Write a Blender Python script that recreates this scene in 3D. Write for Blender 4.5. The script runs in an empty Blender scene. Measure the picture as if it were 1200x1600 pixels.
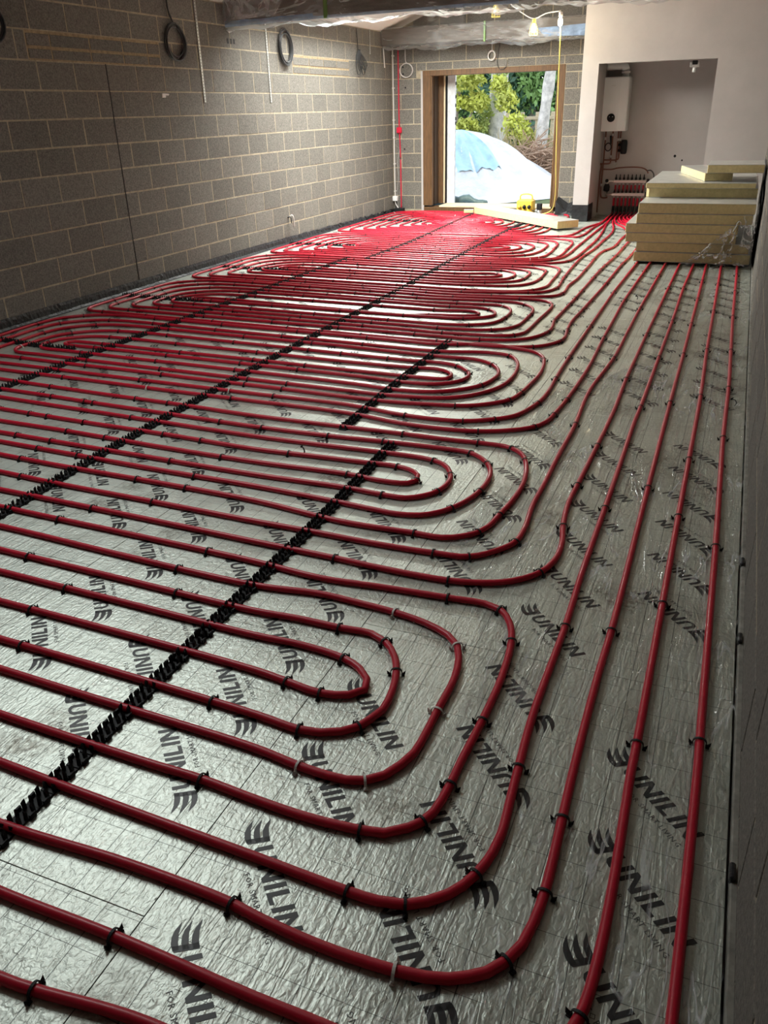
import bpy, bmesh, math, random
import numpy as np
from mathutils import Matrix, Vector

rnd = random.Random(7)
sc = bpy.context.scene
COL = sc.collection

# ------------------------------------------------------------ camera
CAM_H, PITCH, ROLL, YAW, FOC = 1.5987, 0.459634, -0.029983, -0.403293, 1266.3
F = Vector((math.sin(YAW)*math.cos(PITCH), math.cos(YAW)*math.cos(PITCH), -math.sin(PITCH)))
R0 = Vector((math.cos(YAW), -math.sin(YAW), 0)); U0 = R0.cross(F)
RR = R0*math.cos(ROLL)+U0*math.sin(ROLL); UU = U0*math.cos(ROLL)-R0*math.sin(ROLL)
cd = bpy.data.cameras.new('camera'); cam = bpy.data.objects.new('camera', cd); COL.objects.link(cam)
cd.sensor_fit = 'VERTICAL'; cd.sensor_height = 24; cd.sensor_width = 18; cd.lens = FOC*24/1600
cd.clip_start = .05; cd.clip_end = 300
cam.matrix_world = Matrix(((RR.x, UU.x, -F.x, 0), (RR.y, UU.y, -F.y, 0), (RR.z, UU.z, -F.z, CAM_H), (0, 0, 0, 1)))
sc.camera = cam

# ------------------------------------------------------------ world, light, exposure
SKY, ROOF_NEAR, ROOF_FAR, BULB = 2.2, 84, 860, 1.1
w = bpy.data.worlds.new('sky'); sc.world = w; w.use_nodes = True
nt = w.node_tree; nt.nodes.clear()
wo = nt.nodes.new('ShaderNodeOutputWorld'); wb = nt.nodes.new('ShaderNodeBackground')
tc = nt.nodes.new('ShaderNodeTexCoord'); sx = nt.nodes.new('ShaderNodeSeparateXYZ'); rp = nt.nodes.new('ShaderNodeValToRGB')
nt.links.new(tc.outputs['Generated'], sx.inputs[0]); nt.links.new(sx.outputs['Z'], rp.inputs[0])
rp.color_ramp.elements[0].color = (.95, .97, 1, 1); rp.color_ramp.elements[1].color = (.62, .8, 1, 1)
nt.links.new(rp.outputs[0], wb.inputs[0]); wb.inputs[1].default_value = SKY
nt.links.new(wb.outputs[0], wo.inputs[0])
vs = sc.view_settings; vs.view_transform = 'Standard'; vs.look = 'None'; vs.gamma = 1; vs.use_curve_mapping = False
vs.exposure = 0.0
def area(name, loc, size, power, direction, color=(1, 1, 1)):
    l = bpy.data.lights.new(name, 'AREA'); l.shape = 'RECTANGLE'; l.size, l.size_y = size; l.energy = power; l.color = color
    o = bpy.data.objects.new(name, l); COL.objects.link(o); o.location = loc
    o.rotation_euler = Vector(direction).to_track_quat('-Z', 'X').to_euler(); return o
XL, YF, XR, YB, ZA = -5.675, 14.17, .215, -2.6, .0325     # left wall, far wall, right wall, rear wall, first course offset
EAVE, RIDGE_X = 2.73, -2.73
SL = .36                                                   # roof slope
def roof_z(x): return EAVE+SL*(x-XL) if x < RIDGE_X else EAVE+SL*(2*RIDGE_X-XL-x)
ROOFLIGHTS = [(-4.3, -3.1, 2.2, 4.5), (-5.15, -4.3, 9.65, 12.5)]   # x0, x1, y0, y1 in the left slope
for (x0, x1, y0, y1), pw in zip(ROOFLIGHTS, (ROOF_NEAR, ROOF_FAR)):
    xm = (x0+x1)/2
    area('rooflight_daylight', (xm-.08, (y0+y1)/2, roof_z(xm)+.22), (x1-x0, y1-y0), pw, (SL, 0, -1), (.97, 1, .95))

# ------------------------------------------------------------ materials
def nodes(name):
    m = bpy.data.materials.new(name); m.use_nodes = True; t = m.node_tree
    return m, t, t.nodes['Principled BSDF'], t.nodes['Material Output']
def N(t, kind, **kw):
    n = t.nodes.new(kind)
    for k, v in kw.items():
        if k in n.inputs: n.inputs[k].default_value = v
        else: setattr(n, k, v)
    return n
def M(name, base, rough=.6, metal=0., noise=None, bump=None, rand=0., coat=0., alpha=1., spec=.5, stretch=None, trans=0.):
    m, t, b, o = nodes(name); L = t.links.new
    b.inputs['Base Color'].default_value = (*base, 1); b.inputs['Roughness'].default_value = rough
    b.inputs['Metallic'].default_value = metal; b.inputs['Coat Weight'].default_value = coat
    b.inputs['Alpha'].default_value = alpha; b.inputs['Specular IOR Level'].default_value = spec
    b.inputs['Transmission Weight'].default_value = trans
    g = N(t, 'ShaderNodeNewGeometry'); mp = N(t, 'ShaderNodeMapping'); L(g.outputs['Position'], mp.inputs[0])
    if stretch: mp.inputs['Scale'].default_value = stretch
    col = None
    if noise:
        n = N(t, 'ShaderNodeTexNoise', Scale=noise[0], Detail=5., Roughness=.65); L(mp.outputs[0], n.inputs['Vector'])
        r = N(t, 'ShaderNodeValToRGB'); a = noise[1]
        r.color_ramp.elements[0].position = .3; r.color_ramp.elements[1].position = .7
        r.color_ramp.elements[0].color = (*[max(0, c*(1-a)) for c in base], 1); r.color_ramp.elements[1].color = (*[min(1, c*(1+a)) for c in base], 1)
        L(n.outputs['Fac'], r.inputs[0]); col = r.outputs[0]
    if rand:
        oi = N(t, 'ShaderNodeObjectInfo'); mr = N(t, 'ShaderNodeMapRange'); mr.inputs['To Min'].default_value = 1-rand; mr.inputs['To Max'].default_value = 1+rand
        L(oi.outputs['Random'], mr.inputs['Value'])
        v = N(t, 'ShaderNodeVectorMath', operation='SCALE')
        if col: L(col, v.inputs[0])
        else: v.inputs[0].default_value = base
        L(mr.outputs[0], v.inputs['Scale']); col = v.outputs[0]
    if col: L(col, b.inputs['Base Color'])
    if bump:
        n = N(t, 'ShaderNodeTexNoise', Scale=bump[0], Detail=4.); L(mp.outputs[0], n.inputs['Vector'])
        bp = N(t, 'ShaderNodeBump', Strength=bump[1], Distance=bump[2]); L(n.outputs['Fac'], bp.inputs['Height']); L(bp.outputs[0], b.inputs['Normal'])
    return m
def math_(t, op, a, b=None, c=None):
    n = N(t, 'ShaderNodeMath', operation=op)
    for i, v in enumerate((a, b, c)):
        if v is None: continue
        if isinstance(v, (int, float)): n.inputs[i].default_value = v
        else: t.links.new(v, n.inputs[i])
    return n.outputs[0]
def foil_material():
    m, t, b, o = nodes('foil_facing'); L = t.links.new
    g = N(t, 'ShaderNodeNewGeometry'); s = N(t, 'ShaderNodeSeparateXYZ'); L(g.outputs['Position'], s.inputs[0])
    def grid(axis, half, off):            # printed 100 mm setting-out lines
        f = math_(t, 'FRACT', math_(t, 'MULTIPLY_ADD', s.outputs[axis], 10., off))
        d = math_(t, 'ABSOLUTE', math_(t, 'SUBTRACT', f, .5))
        return math_(t, 'LESS_THAN', d, half)
    gx = grid('X', .0115, .5); gy = grid('Y', .0075, .55)
    br = N(t, 'ShaderNodeTexNoise', Scale=7., Detail=2.); L(g.outputs['Position'], br.inputs['Vector'])
    gy = math_(t, 'MULTIPLY', gy, math_(t, 'GREATER_THAN', br.outputs['Fac'], .42))
    line = math_(t, 'MULTIPLY', math_(t, 'MAXIMUM', gx, gy), .8)
    n = N(t, 'ShaderNodeTexNoise', Scale=2.2, Detail=6., Roughness=.7); L(g.outputs['Position'], n.inputs['Vector'])
    r = N(t, 'ShaderNodeValToRGB'); L(n.outputs['Fac'], r.inputs[0])
    r.color_ramp.elements[0].position = .32; r.color_ramp.elements[1].position = .5
    r.color_ramp.elements[0].color = (.40, .42, .375, 1); r.color_ramp.elements[1].color = (.54, .58, .525, 1)
    mx = N(t, 'ShaderNodeMix', data_type='RGBA'); L(line, mx.inputs[0]); L(r.outputs[0], mx.inputs[6]); mx.inputs[7].default_value = (.05, .055, .055, 1)
    nd = N(t, 'ShaderNodeTexNoise', Scale=2.6, Detail=2.); nf = N(t, 'ShaderNodeTexNoise', Scale=38., Detail=4., Roughness=.75)
    L(g.outputs['Position'], nd.inputs['Vector']); L(g.outputs['Position'], nf.inputs['Vector'])
    a = math_(t, 'MINIMUM', math_(t, 'MAXIMUM', math_(t, 'MULTIPLY_ADD', nd.outputs['Fac'], 9., -5.4), 0.), 1.)
    d_ = math_(t, 'MINIMUM', math_(t, 'MULTIPLY', a, math_(t, 'MAXIMUM', math_(t, 'MULTIPLY_ADD', nf.outputs['Fac'], 4., -1.5), 0.)), .75)
    md = N(t, 'ShaderNodeMix', data_type='RGBA'); L(d_, md.inputs[0]); L(mx.outputs[2], md.inputs[6]); md.inputs[7].default_value = (.16, .15, .12, 1)
    L(md.outputs[2], b.inputs['Base Color'])
    b.inputs['Metallic'].default_value = .75
    L(math_(t, 'MULTIPLY_ADD', n.outputs['Fac'], .2, .36), b.inputs['Roughness'])
    # crinkled laminate: fine hammered relief plus long creases along the room
    n1 = N(t, 'ShaderNodeTexNoise', Scale=70., Detail=3., Distortion=.6); mp1 = N(t, 'ShaderNodeMapping'); mp1.inputs['Scale'].default_value = (1, .8, 1)
    L(g.outputs['Position'], mp1.inputs[0]); L(mp1.outputs[0], n1.inputs['Vector'])
    n2 = N(t, 'ShaderNodeTexNoise', Scale=9., Detail=3., Distortion=1.2); mp2 = N(t, 'ShaderNodeMapping'); mp2.inputs['Scale'].default_value = (3.2, .35, 1)
    L(g.outputs['Position'], mp2.inputs[0]); L(mp2.outputs[0], n2.inputs['Vector'])
    rg = math_(t, 'SUBTRACT', 1., math_(t, 'MULTIPLY', math_(t, 'ABSOLUTE', math_(t, 'SUBTRACT', n2.outputs['Fac'], .5)), 7.))
    rg = math_(t, 'MAXIMUM', rg, 0.)
    h = math_(t, 'ADD', math_(t, 'MULTIPLY', n1.outputs['Fac'], .6), math_(t, 'MULTIPLY', rg, .14))
    bp = N(t, 'ShaderNodeBump', Strength=.75, Distance=.006); L(h, bp.inputs['Height']); L(bp.outputs[0], b.inputs['Normal'])
    return m
def clear_film(name, tint=(1, 1, 1), gloss=.5, white=.05, crease=.4, sharp=14., scale=(14, 5, 14), rough=.09, dist=.02):
    """thin clear sheet: see-through, glossy, whitish along sharp creases, part stretched film, part painted highlight"""
    m, t, b, o = nodes(name); L = t.links.new; t.nodes.remove(b)
    tr = N(t, 'ShaderNodeBsdfTransparent'); tr.inputs[0].default_value = (*tint, 1)
    gl = N(t, 'ShaderNodeBsdfGlossy', Roughness=rough); df = N(t, 'ShaderNodeBsdfTranslucent'); dd = N(t, 'ShaderNodeBsdfDiffuse')
    dd.inputs[0].default_value = (.9, .91, .92, 1); df.inputs[0].default_value = (.9, .91, .92, 1)
    g = N(t, 'ShaderNodeNewGeometry'); mp = N(t, 'ShaderNodeMapping'); mp.inputs['Scale'].default_value = scale; L(g.outputs['Position'], mp.inputs[0])
    n = N(t, 'ShaderNodeTexNoise', Scale=1., Detail=3., Distortion=.45); L(mp.outputs[0], n.inputs['Vector'])
    n2 = N(t, 'ShaderNodeTexNoise', Scale=1.3, Detail=2.); L(g.outputs['Position'], n2.inputs['Vector'])
    def ridge(k): return math_(t, 'MAXIMUM', math_(t, 'SUBTRACT', 1., math_(t, 'MULTIPLY', math_(t, 'ABSOLUTE', math_(t, 'SUBTRACT', n.outputs['Fac'], .5)), k)), 0.)
    soft, fine = ridge(9.), ridge(sharp*3)
    patch = math_(t, 'MINIMUM', math_(t, 'MAXIMUM', math_(t, 'MULTIPLY_ADD', n2.outputs['Fac'], 6., -2.7), .12), 1.)
    fine = math_(t, 'MULTIPLY', fine, patch)
    bp = N(t, 'ShaderNodeBump', Strength=.9, Distance=dist); L(soft, bp.inputs['Height']); L(bp.outputs[0], gl.inputs['Normal'])
    fr = N(t, 'ShaderNodeFresnel', IOR=1.4); L(bp.outputs[0], fr.inputs['Normal'])
    mxd = N(t, 'ShaderNodeMixShader'); mxd.inputs[0].default_value = .2; L(dd.outputs[0], mxd.inputs[1]); L(df.outputs[0], mxd.inputs[2])
    m1 = N(t, 'ShaderNodeMixShader'); L(math_(t, 'MULTIPLY_ADD', fine, crease, white), m1.inputs[0]); L(tr.outputs[0], m1.inputs[1]); L(mxd.outputs[0], m1.inputs[2])  # white creases: stretch whitening plus reflected glints put into the colour
    m2 = N(t, 'ShaderNodeMixShader'); L(math_(t, 'MINIMUM', math_(t, 'MULTIPLY', fr.outputs[0], gloss), .8), m2.inputs[0])
    L(m1.outputs[0], m2.inputs[1]); L(gl.outputs[0], m2.inputs[2])
    L(m2.outputs[0], o.inputs[0]); return m
def emit(name, color, strength):
    m, t, b, o = nodes(name); b.inputs['Base Color'].default_value = (*color, 1)
    b.inputs['Emission Color'].default_value = (*color, 1); b.inputs['Emission Strength'].default_value = strength; return m
FOIL = foil_material()
BLOCK = M('concrete_block', (.146, .134, .117), .92, noise=(75, .5), bump=(160, .5, .004), rand=.11)
MORTAR = M('mortar', (.34, .288, .205), .95, noise=(20, .3), bump=(90, .5, .004))
OCHRE = M('ochre_mortar', (.30, .225, .135), .95, noise=(25, .35), bump=(90, .5, .004))
PLASTER = M('pink_plaster', (.43, .40, .388), .85, noise=(3, .05), bump=(60, .06, .002))
BOARDC = M('plasterboard', (.78, .68, .62), .85, noise=(4, .04))
SCREED = M('concrete_slab', (.2, .19, .18), .9, noise=(12, .2))
RED = M('red_pipe_plastic', (.42, .004, .022), .45, coat=.08, spec=.3, noise=(40, .08))
REDB = M('red_box_plastic', (.55, .01, .04), .4)
BLACK = M('black_plastic', (.010, .010, .011), .6, spec=.25)
GREYP = M('pale_clip_plastic', (.55, .52, .48), .5)
DPM = M('black_polythene', (.016, .016, .018), .45, spec=.3, bump=(26, .5, .02), noise=(9, .5))
INK = M('black_print', (.02, .021, .022), .45)
INKG = M('grey_print', (.09, .092, .09), .5)
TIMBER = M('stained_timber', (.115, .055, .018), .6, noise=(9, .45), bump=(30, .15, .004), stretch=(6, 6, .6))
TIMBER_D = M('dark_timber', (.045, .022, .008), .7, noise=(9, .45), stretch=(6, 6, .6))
PALE_WOOD = M('pale_wood', (.62, .50, .34), .7, noise=(9, .25), stretch=(.8, 6, 6))
BEAMW = M('beam_timber', (.10, .075, .055), .7, noise=(8, .4), stretch=(.7, 6, 6), bump=(40, .2, .004))
PUR = M('yellow_foam', (.60, .50, .255), .85, noise=(30, .14), bump=(120, .3, .003))
FACING = M('board_foil', (.60, .60, .57), .38, metal=.7, noise=(6, .15), bump=(40, .25, .004))
CREAM = M('cream_paint', (.75, .62, .42), .6)
WHITE = M('white_enamel', (.78, .79, .79), .3, coat=.3)
WFILM = M('white_film_wrap', (.70, .72, .75), .35, noise=(11, .2), bump=(18, .6, .02))
COPPER = M('copper_pipe', (.17, .07, .045), .5, metal=.4)
STEEL = M('galvanised_steel', (.62, .62, .60), .42, metal=.5)
BRASS = M('nickel', (.6, .58, .55), .35, metal=.9)
GREYC = M('grey_cable', (.03, .03, .032), .5)
GREYL = M('light_grey_cable', (.35, .34, .33), .5)
WHITEC = M('white_cable', (.62, .58, .55), .5)
YELLOWC = M('yellow_cable', (.62, .50, .12), .5)
YELLOW = M('yellow_case', (.75, .50, .06), .45)
BULBM = emit('bulb_glow', (1, .86, .52), 45)
BULBD = M('unlit_bulb', (.8, .78, .6), .2)
FILM = clear_film('clear_floor_film', gloss=.38, white=.0, crease=.6, sharp=16., scale=(13, 2.2, 13), dist=.014, rough=.14)
WRAP = clear_film('clear_wrap', gloss=.9, white=.03, crease=.8, sharp=9., scale=(8, 8, 5), dist=.03, rough=.2)
BEAMFILM = clear_film('beam_polythene', tint=(.93, .95, .97), gloss=.4, white=.07, crease=.3, sharp=4., scale=(1.1, 4, 3.2), dist=.03, rough=.3)
BLUEFILM = M('blue_polythene', (.30, .45, .70), .3, alpha=.6, bump=(14, .7, .03), noise=(7, .3))
GLASS = clear_film('rooflight_glass', gloss=.4, white=0., crease=0., scale=(1, 1, 1), dist=.0)

# ------------------------------------------------------------ mesh helpers
class MB:
    def __init__(s): s.v = []; s.f = []; s.mi = []
    def add(s, vs, fs, mi=0):
        k = len(s.v); s.v += [tuple(q) for q in vs]; s.f += [tuple(i+k for i in q) for q in fs]; s.mi += [mi]*len(fs); return s
    def box(s, x0, x1, y0, y1, z0, z1, mi=0, T=None):
        vs = [Vector((x, y, z)) for z in (z0, z1) for y in (y0, y1) for x in (x0, x1)]
        if T is not None: vs = [T @ q for q in vs]
        return s.add(vs, [(0, 2, 3, 1), (4, 5, 7, 6), (0, 1, 5, 4), (2, 6, 7, 3), (0, 4, 6, 2), (1, 3, 7, 5)], mi)
    def bbox(s, x0, x1, y0, y1, z0, z1, b, mi=0, T=None):       # box with chamfered edges
        vs = []; X, Y, Z = (x0, x1), (y0, y1), (z0, z1); sg = (1, -1)
        for i in (0, 1):
            for j in (0, 1):
                for k in (0, 1):
                    x, y, z = X[i], Y[j], Z[k]; dx, dy, dz = sg[i]*b, sg[j]*b, sg[k]*b
                    vs += [(x, y+dy, z+dz), (x+dx, y, z+dz), (x+dx, y+dy, z)]
        bm = bmesh.new()
        for q in vs: bm.verts.new(q)
        bmesh.ops.convex_hull(bm, input=bm.verts[:]); bmesh.ops.dissolve_limit(bm, angle_limit=.02, verts=bm.verts[:], edges=bm.edges[:])
        bm.verts.ensure_lookup_table(); bm.verts.index_update()
        V = [q.co.copy() for q in bm.verts]; Fc = [tuple(q.index for q in f.verts) for f in bm.faces]; bm.free()
        if T is not None: V = [T @ q for q in V]
        return s.add(V, Fc, mi)
    def tube(s, pts, r, n=8, mi=0, cap=True, closed=False):
        P = [Vector(q) for q in pts]; m = len(P)
        rs = r if isinstance(r, (list, tuple)) else [r]*m
        def tan(i):
            a = P[(i-1) % m] if closed or i else P[0]; b_ = P[(i+1) % m] if closed or i < m-1 else P[-1]
            d = b_-a; return d.normalized() if d.length > 1e-9 else Vector((0, 0, 1))
        t0 = tan(0); up = Vector((0, 0, 1)) if abs(t0.z) < .9 else Vector((1, 0, 0))
        nrm = (up-t0*up.dot(t0)).normalized(); vs = []; prev = t0
        for i in range(m):
            t = tan(i); q = prev.rotation_difference(t); nrm = q @ nrm; nrm = (nrm-t*nrm.dot(t)).normalized(); bn = t.cross(nrm); prev = t
            for k in range(n):
                a = 2*math.pi*k/n; vs.append(P[i]+(nrm*math.cos(a)+bn*math.sin(a))*rs[i])
        fs = []
        for i in range(m if closed else m-1):
            for k in range(n):
                a, b_ = i*n+k, i*n+(k+1) % n; c, d = ((i+1) % m)*n+(k+1) % n, ((i+1) % m)*n+k; fs.append((a, b_, c, d))
        if cap and not closed: fs += [tuple(range(n))[::-1], tuple((m-1)*n+k for k in range(n))]
        return s.add(vs, fs, mi)
    def lathe(s, prof, c=(0, 0, 0), n=16, mi=0, T=None):
        vs = []
        for r, z in prof:
            for k in range(n):
                a = 2*math.pi*k/n; q = Vector((r*math.cos(a), r*math.sin(a), z)); q = T @ q if T is not None else q+Vector(c); vs.append(q)
        fs = [(i*n+k, i*n+(k+1) % n, (i+1)*n+(k+1) % n, (i+1)*n+k) for i in range(len(prof)-1) for k in range(n)]
        fs += [tuple(range(n))[::-1], tuple((len(prof)-1)*n+k for k in range(n))]
        return s.add(vs, fs, mi)
    def cyl(s, a, b, r, n=12, mi=0): return s.tube([a, b], r, n, mi)
    def mesh(s, name, mat, smooth=False):
        me = bpy.data.meshes.new(name); me.from_pydata(s.v, [], s.f)
        for m in (mat if isinstance(mat, (list, tuple)) else [mat]): me.materials.append(m)
        if any(s.mi): me.polygons.foreach_set('material_index', s.mi)
        if smooth: me.polygons.foreach_set('use_smooth', [True]*len(s.f))
        me.update(); return me
    def obj(s, name, mat, parent=None, smooth=False, loc=None):
        return link(name, s.mesh(name, mat, smooth), parent, loc)
def link(name, me, parent=None, loc=None, rot=None, scale=None):
    o = bpy.data.objects.new(name, me); COL.objects.link(o)
    if parent is not None:
        o.parent = parent
        o.matrix_parent_inverse = parent.get('_inv') and Matrix.Translation(-Vector(parent['_inv'])) or Matrix()
    if loc is not None: o.location = loc
    if rot is not None: o.rotation_euler = rot
    if scale is not None: o.scale = scale
    return o
def tag(o, label, cat=None, group=None, kind=None):
    o['label'] = label
    if cat: o['category'] = cat
    if group: o['group'] = group
    if kind: o['kind'] = kind
    return o
def thing(name, loc, label, cat, group=None, kind=None):
    o = bpy.data.objects.new(name, None); COL.objects.link(o); o.location = loc; o.empty_display_size = .1
    o['_inv'] = list(loc); return tag(o, label, cat, group, kind)
def spline(P, step=.03):
    """centripetal Catmull-Rom through P, resampled evenly"""
    P = [np.array(q, float) for q in P]; P = [2*P[0]-P[1]]+P+[2*P[-1]-P[-2]]; out = []
    for i in range(1, len(P)-2):
        p0, p1, p2, p3 = P[i-1:i+3]; t = [0.]
        for a, b in ((p0, p1), (p1, p2), (p2, p3)): t.append(t[-1]+max(np.linalg.norm(b-a), 1e-4)**.5)
        n = max(1, int(np.linalg.norm(p2-p1)/step))
        for u in np.linspace(t[1], t[2], n, endpoint=False):
            A1 = (t[1]-u)/(t[1]-t[0])*p0+(u-t[0])/(t[1]-t[0])*p1; A2 = (t[2]-u)/(t[2]-t[1])*p1+(u-t[1])/(t[2]-t[1])*p2
            A3 = (t[3]-u)/(t[3]-t[2])*p2+(u-t[2])/(t[3]-t[2])*p3
            B1 = (t[2]-u)/(t[2]-t[0])*A1+(u-t[0])/(t[2]-t[0])*A2; B2 = (t[3]-u)/(t[3]-t[1])*A2+(u-t[1])/(t[3]-t[1])*A3
            out.append((t[2]-u)/(t[2]-t[1])*B1+(u-t[1])/(t[2]-t[1])*B2)
    out.append(P[-2]); return out

# ------------------------------------------------------------ floor: slab, foil boards, printed lettering
slab = MB().box(XL-.1, XR+.1, YB, YF+.3, -.3, -.1).obj('floor', SCREED)
tag(slab, 'floor of foil faced insulation boards laid edge to edge', 'floor', kind='structure')
def letters():
    """one print, reading direction +x, upright +y; origin at the claw's centre; cap height .052"""
    b = MB(); H = .052; S = .0125; sl = .16
    def poly(pts, mi=0): b.add([(x+y*sl, y, 0) for x, y in pts], [tuple(range(len(pts)))], mi)
    def bar(x, w=S): poly([(x, 0), (x+w, 0), (x+w, H), (x, H)])
    x = .040
    def U(x):
        w = .047; bar_ = [(x, H), (x, .016)]
        n = 6; out = [(x, H)]; inn = [(x+S, H)]
        for i in range(n+1):
            a = math.pi+math.pi*i/n; out.append((x+w/2+w/2*math.cos(a), .018+.018*math.sin(a))); inn.append((x+w/2+(w/2-S)*math.cos(a), .018+(.018-S*.75)*math.sin(a)))
        out.append((x+w, H)); inn.append((x+w-S, H))
        for i in range(len(out)-1): poly([out[i], out[i+1], inn[i+1], inn[i]])
        return w
    def Nn(x):
        w = .050; bar(x); bar(x+w-S); poly([(x+S, H), (x+S, H-.017), (x+w-S, 0), (x+w-S, .017)]); return w
    for ch in 'UNILIN':
        if ch == 'U': x += U(x)
        elif ch == 'N': x += Nn(x)
        elif ch == 'I': bar(x); x += S
        else: bar(x); poly([(x+S, 0), (x+.034, 0), (x+.034, S*.85), (x+S, S*.85)]); x += .034
        x += .0092
    # claw: a slanted spine with three fangs pointing back
    for k in range(3):
        y = -.006+.0215*k; dx = .006*k
        pts = [(.020+dx, y), (.022+dx, y+.0135), (.004+dx, y+.0150), (-.018+dx, y+.0205), (-.044+dx, y+.0330), (-.028+dx, y+.0130), (-.014+dx, y+.0040), (.002+dx, y-.0005)]
        b.add([(u, v, 0) for u, v in pts], [tuple(range(8))], 0)
    b.add([(.008, -.006, 0), (.024, -.004, 0), (.036, .050, 0), (.021, .051, 0)], [(0, 1, 2, 3)], 0)
    cu = bpy.data.curves.new('caption', 'FONT'); cu.body = 'FOR SMART LIVING'; cu.size = .0205; cu.resolution_u = 1; cu.space_character = 1.12
    to = bpy.data.objects.new('caption', cu); COL.objects.link(to)
    dg = bpy.context.evaluated_depsgraph_get(); me = to.evaluated_get(dg).to_mesh()
    vs = [(q.co.x+.105, q.co.y-.034, 0) for q in me.vertices]; fs = [tuple(f.vertices) for f in me.polygons]
    to.evaluated_get(dg).to_mesh_clear(); bpy.data.objects.remove(to); bpy.data.curves.remove(cu)
    b.add(vs, fs, 1); return b
LET = letters()
def print_sheet(flip, lo, hi, xlo, xhi, mid=.005):
    """lettering of one board; local origin at the board's x0, y1 corner (y negative downwards)"""
    b = MB()
    for ci, cx in enumerate((.205, .605, 1.0)):
        se = (ci % 2 == 0) != flip               # reads towards +x -y, or the other way
        for k in range(-1, 9):
            if se: ox, oy, ang = cx-.105, -.305*k-(.04, mid, .07)[ci], -math.pi/4
            else: ox, oy, ang = cx+.105, -.305*k-(.205, .27, .23)[ci], math.pi*3/4
            c, s = math.cos(ang), math.sin(ang)
            pts = [(ox+c*x-s*y, oy+s*x+c*y) for x, y, _ in LET.v]
            xs = [q[0] for q in pts]; ys = [q[1] for q in pts]
            if min(ys) < lo+.004 or max(ys) > hi-.004 or min(xs) < xlo+.003 or max(xs) > xhi-.003: continue
            b.add([(x, y, 0) for x, y in pts], LET.f, 0); b.mi[-len(LET.f):] = LET.mi
    return b
BT = .1
cols = [(-1.0, XR-.02, 2.14, False), (-2.2, -1.0, .91, True), (-3.4, -2.2, 2.14, False), (-4.6, -3.4, .91, True), (XL+.03, -4.6, 2.14, False)]
cache = {}
for x0, x1, yj, fl in cols:
    y1 = yj
    while y1-2.4 > -1.2: y1 -= 2.4
    k = round((y1-yj)/2.4)
    while y1-2.4 < YF-.02:
        lo, hi = y1-2.4, min(y1, YF-.01)
        wdt, ln = x1-x0, hi-lo
        flip = (k % 2 == 1) if not fl else True
        b = MB().bbox(x0+.0005, x1-.0005, lo+.0005, hi-.0005, -BT, 0, .0012)
        bd = b.obj('insulation_board', FOIL, slab)
        key = (flip, round(wdt, 2), round(hi-y1, 2), x0 > -1.1)
        if key not in cache: cache[key] = print_sheet(flip, -2.4, hi-y1, 0, wdt, .005 if x0 > -1.1 else .032).mesh('lettering', [INK, INKG])
        link('lettering', cache[key], bd, (x0, y1, .0007))
        y1 += 2.4; k += 1

# ------------------------------------------------------------ block walls
bcache = {}
def block(parent, axis, a0, a1, z0, z1, face, mat=BLOCK, proud=.0, name='block', j=.012):
    """axis 'y': block on an x=face wall running along y; axis 'x': on a y=face wall. a0..a1 include half joints"""
    ln, h = round(a1-a0-j, 3), round(z1-z0-j, 3)
    key = (axis, ln, h, mat.name)
    if key not in bcache:
        d = .05
        if axis == 'y': bb = MB().bbox(-d, d, -ln/2, ln/2, -h/2, h/2, .0025)
        else: bb = MB().bbox(-ln/2, ln/2, -d, d, -h/2, h/2, .0025)
        bcache[key] = bb.mesh(name, mat)
    c, zc = (a0+a1)/2, (z0+z1)/2; jx = rnd.uniform(-.0015, .0015)+proud
    return link(name, bcache[key], parent, (face+jx, c, zc) if axis == 'y' else (c, face+jx, zc))
def joined(parent, axis, cells, face, name='block_courses', mat=BLOCK):
    b = MB()
    for a0, a1, z0, z1 in cells:
        if axis == 'y': b.box(face-.05, face+.05, a0+.005, a1-.005, z0+.005, z1-.005)
        else: b.box(a0+.005, a1-.005, face-.05, face+.05, z0+.005, z1-.005)
    o = b.obj(name, mat, parent); o['kind'] = 'stuff'; return o
zc = lambda k: ZA+.225*k
# left wall
wl = MB().box(XL-.2, XL-.0015, YB, YF+.2, -.1, EAVE-.01).obj('wall_left', MORTAR)
tag(wl, 'long grey concrete block wall with cream mortar beside the heating pipes', 'wall', kind='structure')
FB = XL-.05                         # block centre so that faces lie at XL
hidden = []
for k in range(-1, 12):
    z0, z1 = zc(k), min(zc(k+1), EAVE-.01)
    e = k % 2 == 1
    edges = [7.0]; y = 7.0-(.18 if e else .435)
    while y > YB+.02: edges.append(y); y -= .452
    edges.append(YB)
    edges = sorted(edges); y = 7.0+(.19 if e else .44)
    while y < YF-.05: edges.append(y); y += .4485
    edges.append(YF)
    if k == 9:
        pk = (6.04, 7.86, 10.71, 12.48); edges = sorted([q for q in edges if all(abs(q-u) > .12 for u in pk)]+list(pk))
    for a, b_ in zip(edges, edges[1:]):
        if k == 9:                  # two patched joist pockets: split blocks in thick ochre mortar
            if any(p0-.01 <= a and b_ <= p1+.01 for p0, p1 in ((6.04, 7.86), (10.71, 12.48))): continue
        if b_-a < .05: continue
        if b_ < 4.3 or k < 0: hidden.append((a, b_, z0, z1))
        else: block(wl, 'y', a, b_, z0, z1, FB)
joined(wl, 'y', hidden, FB)
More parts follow.
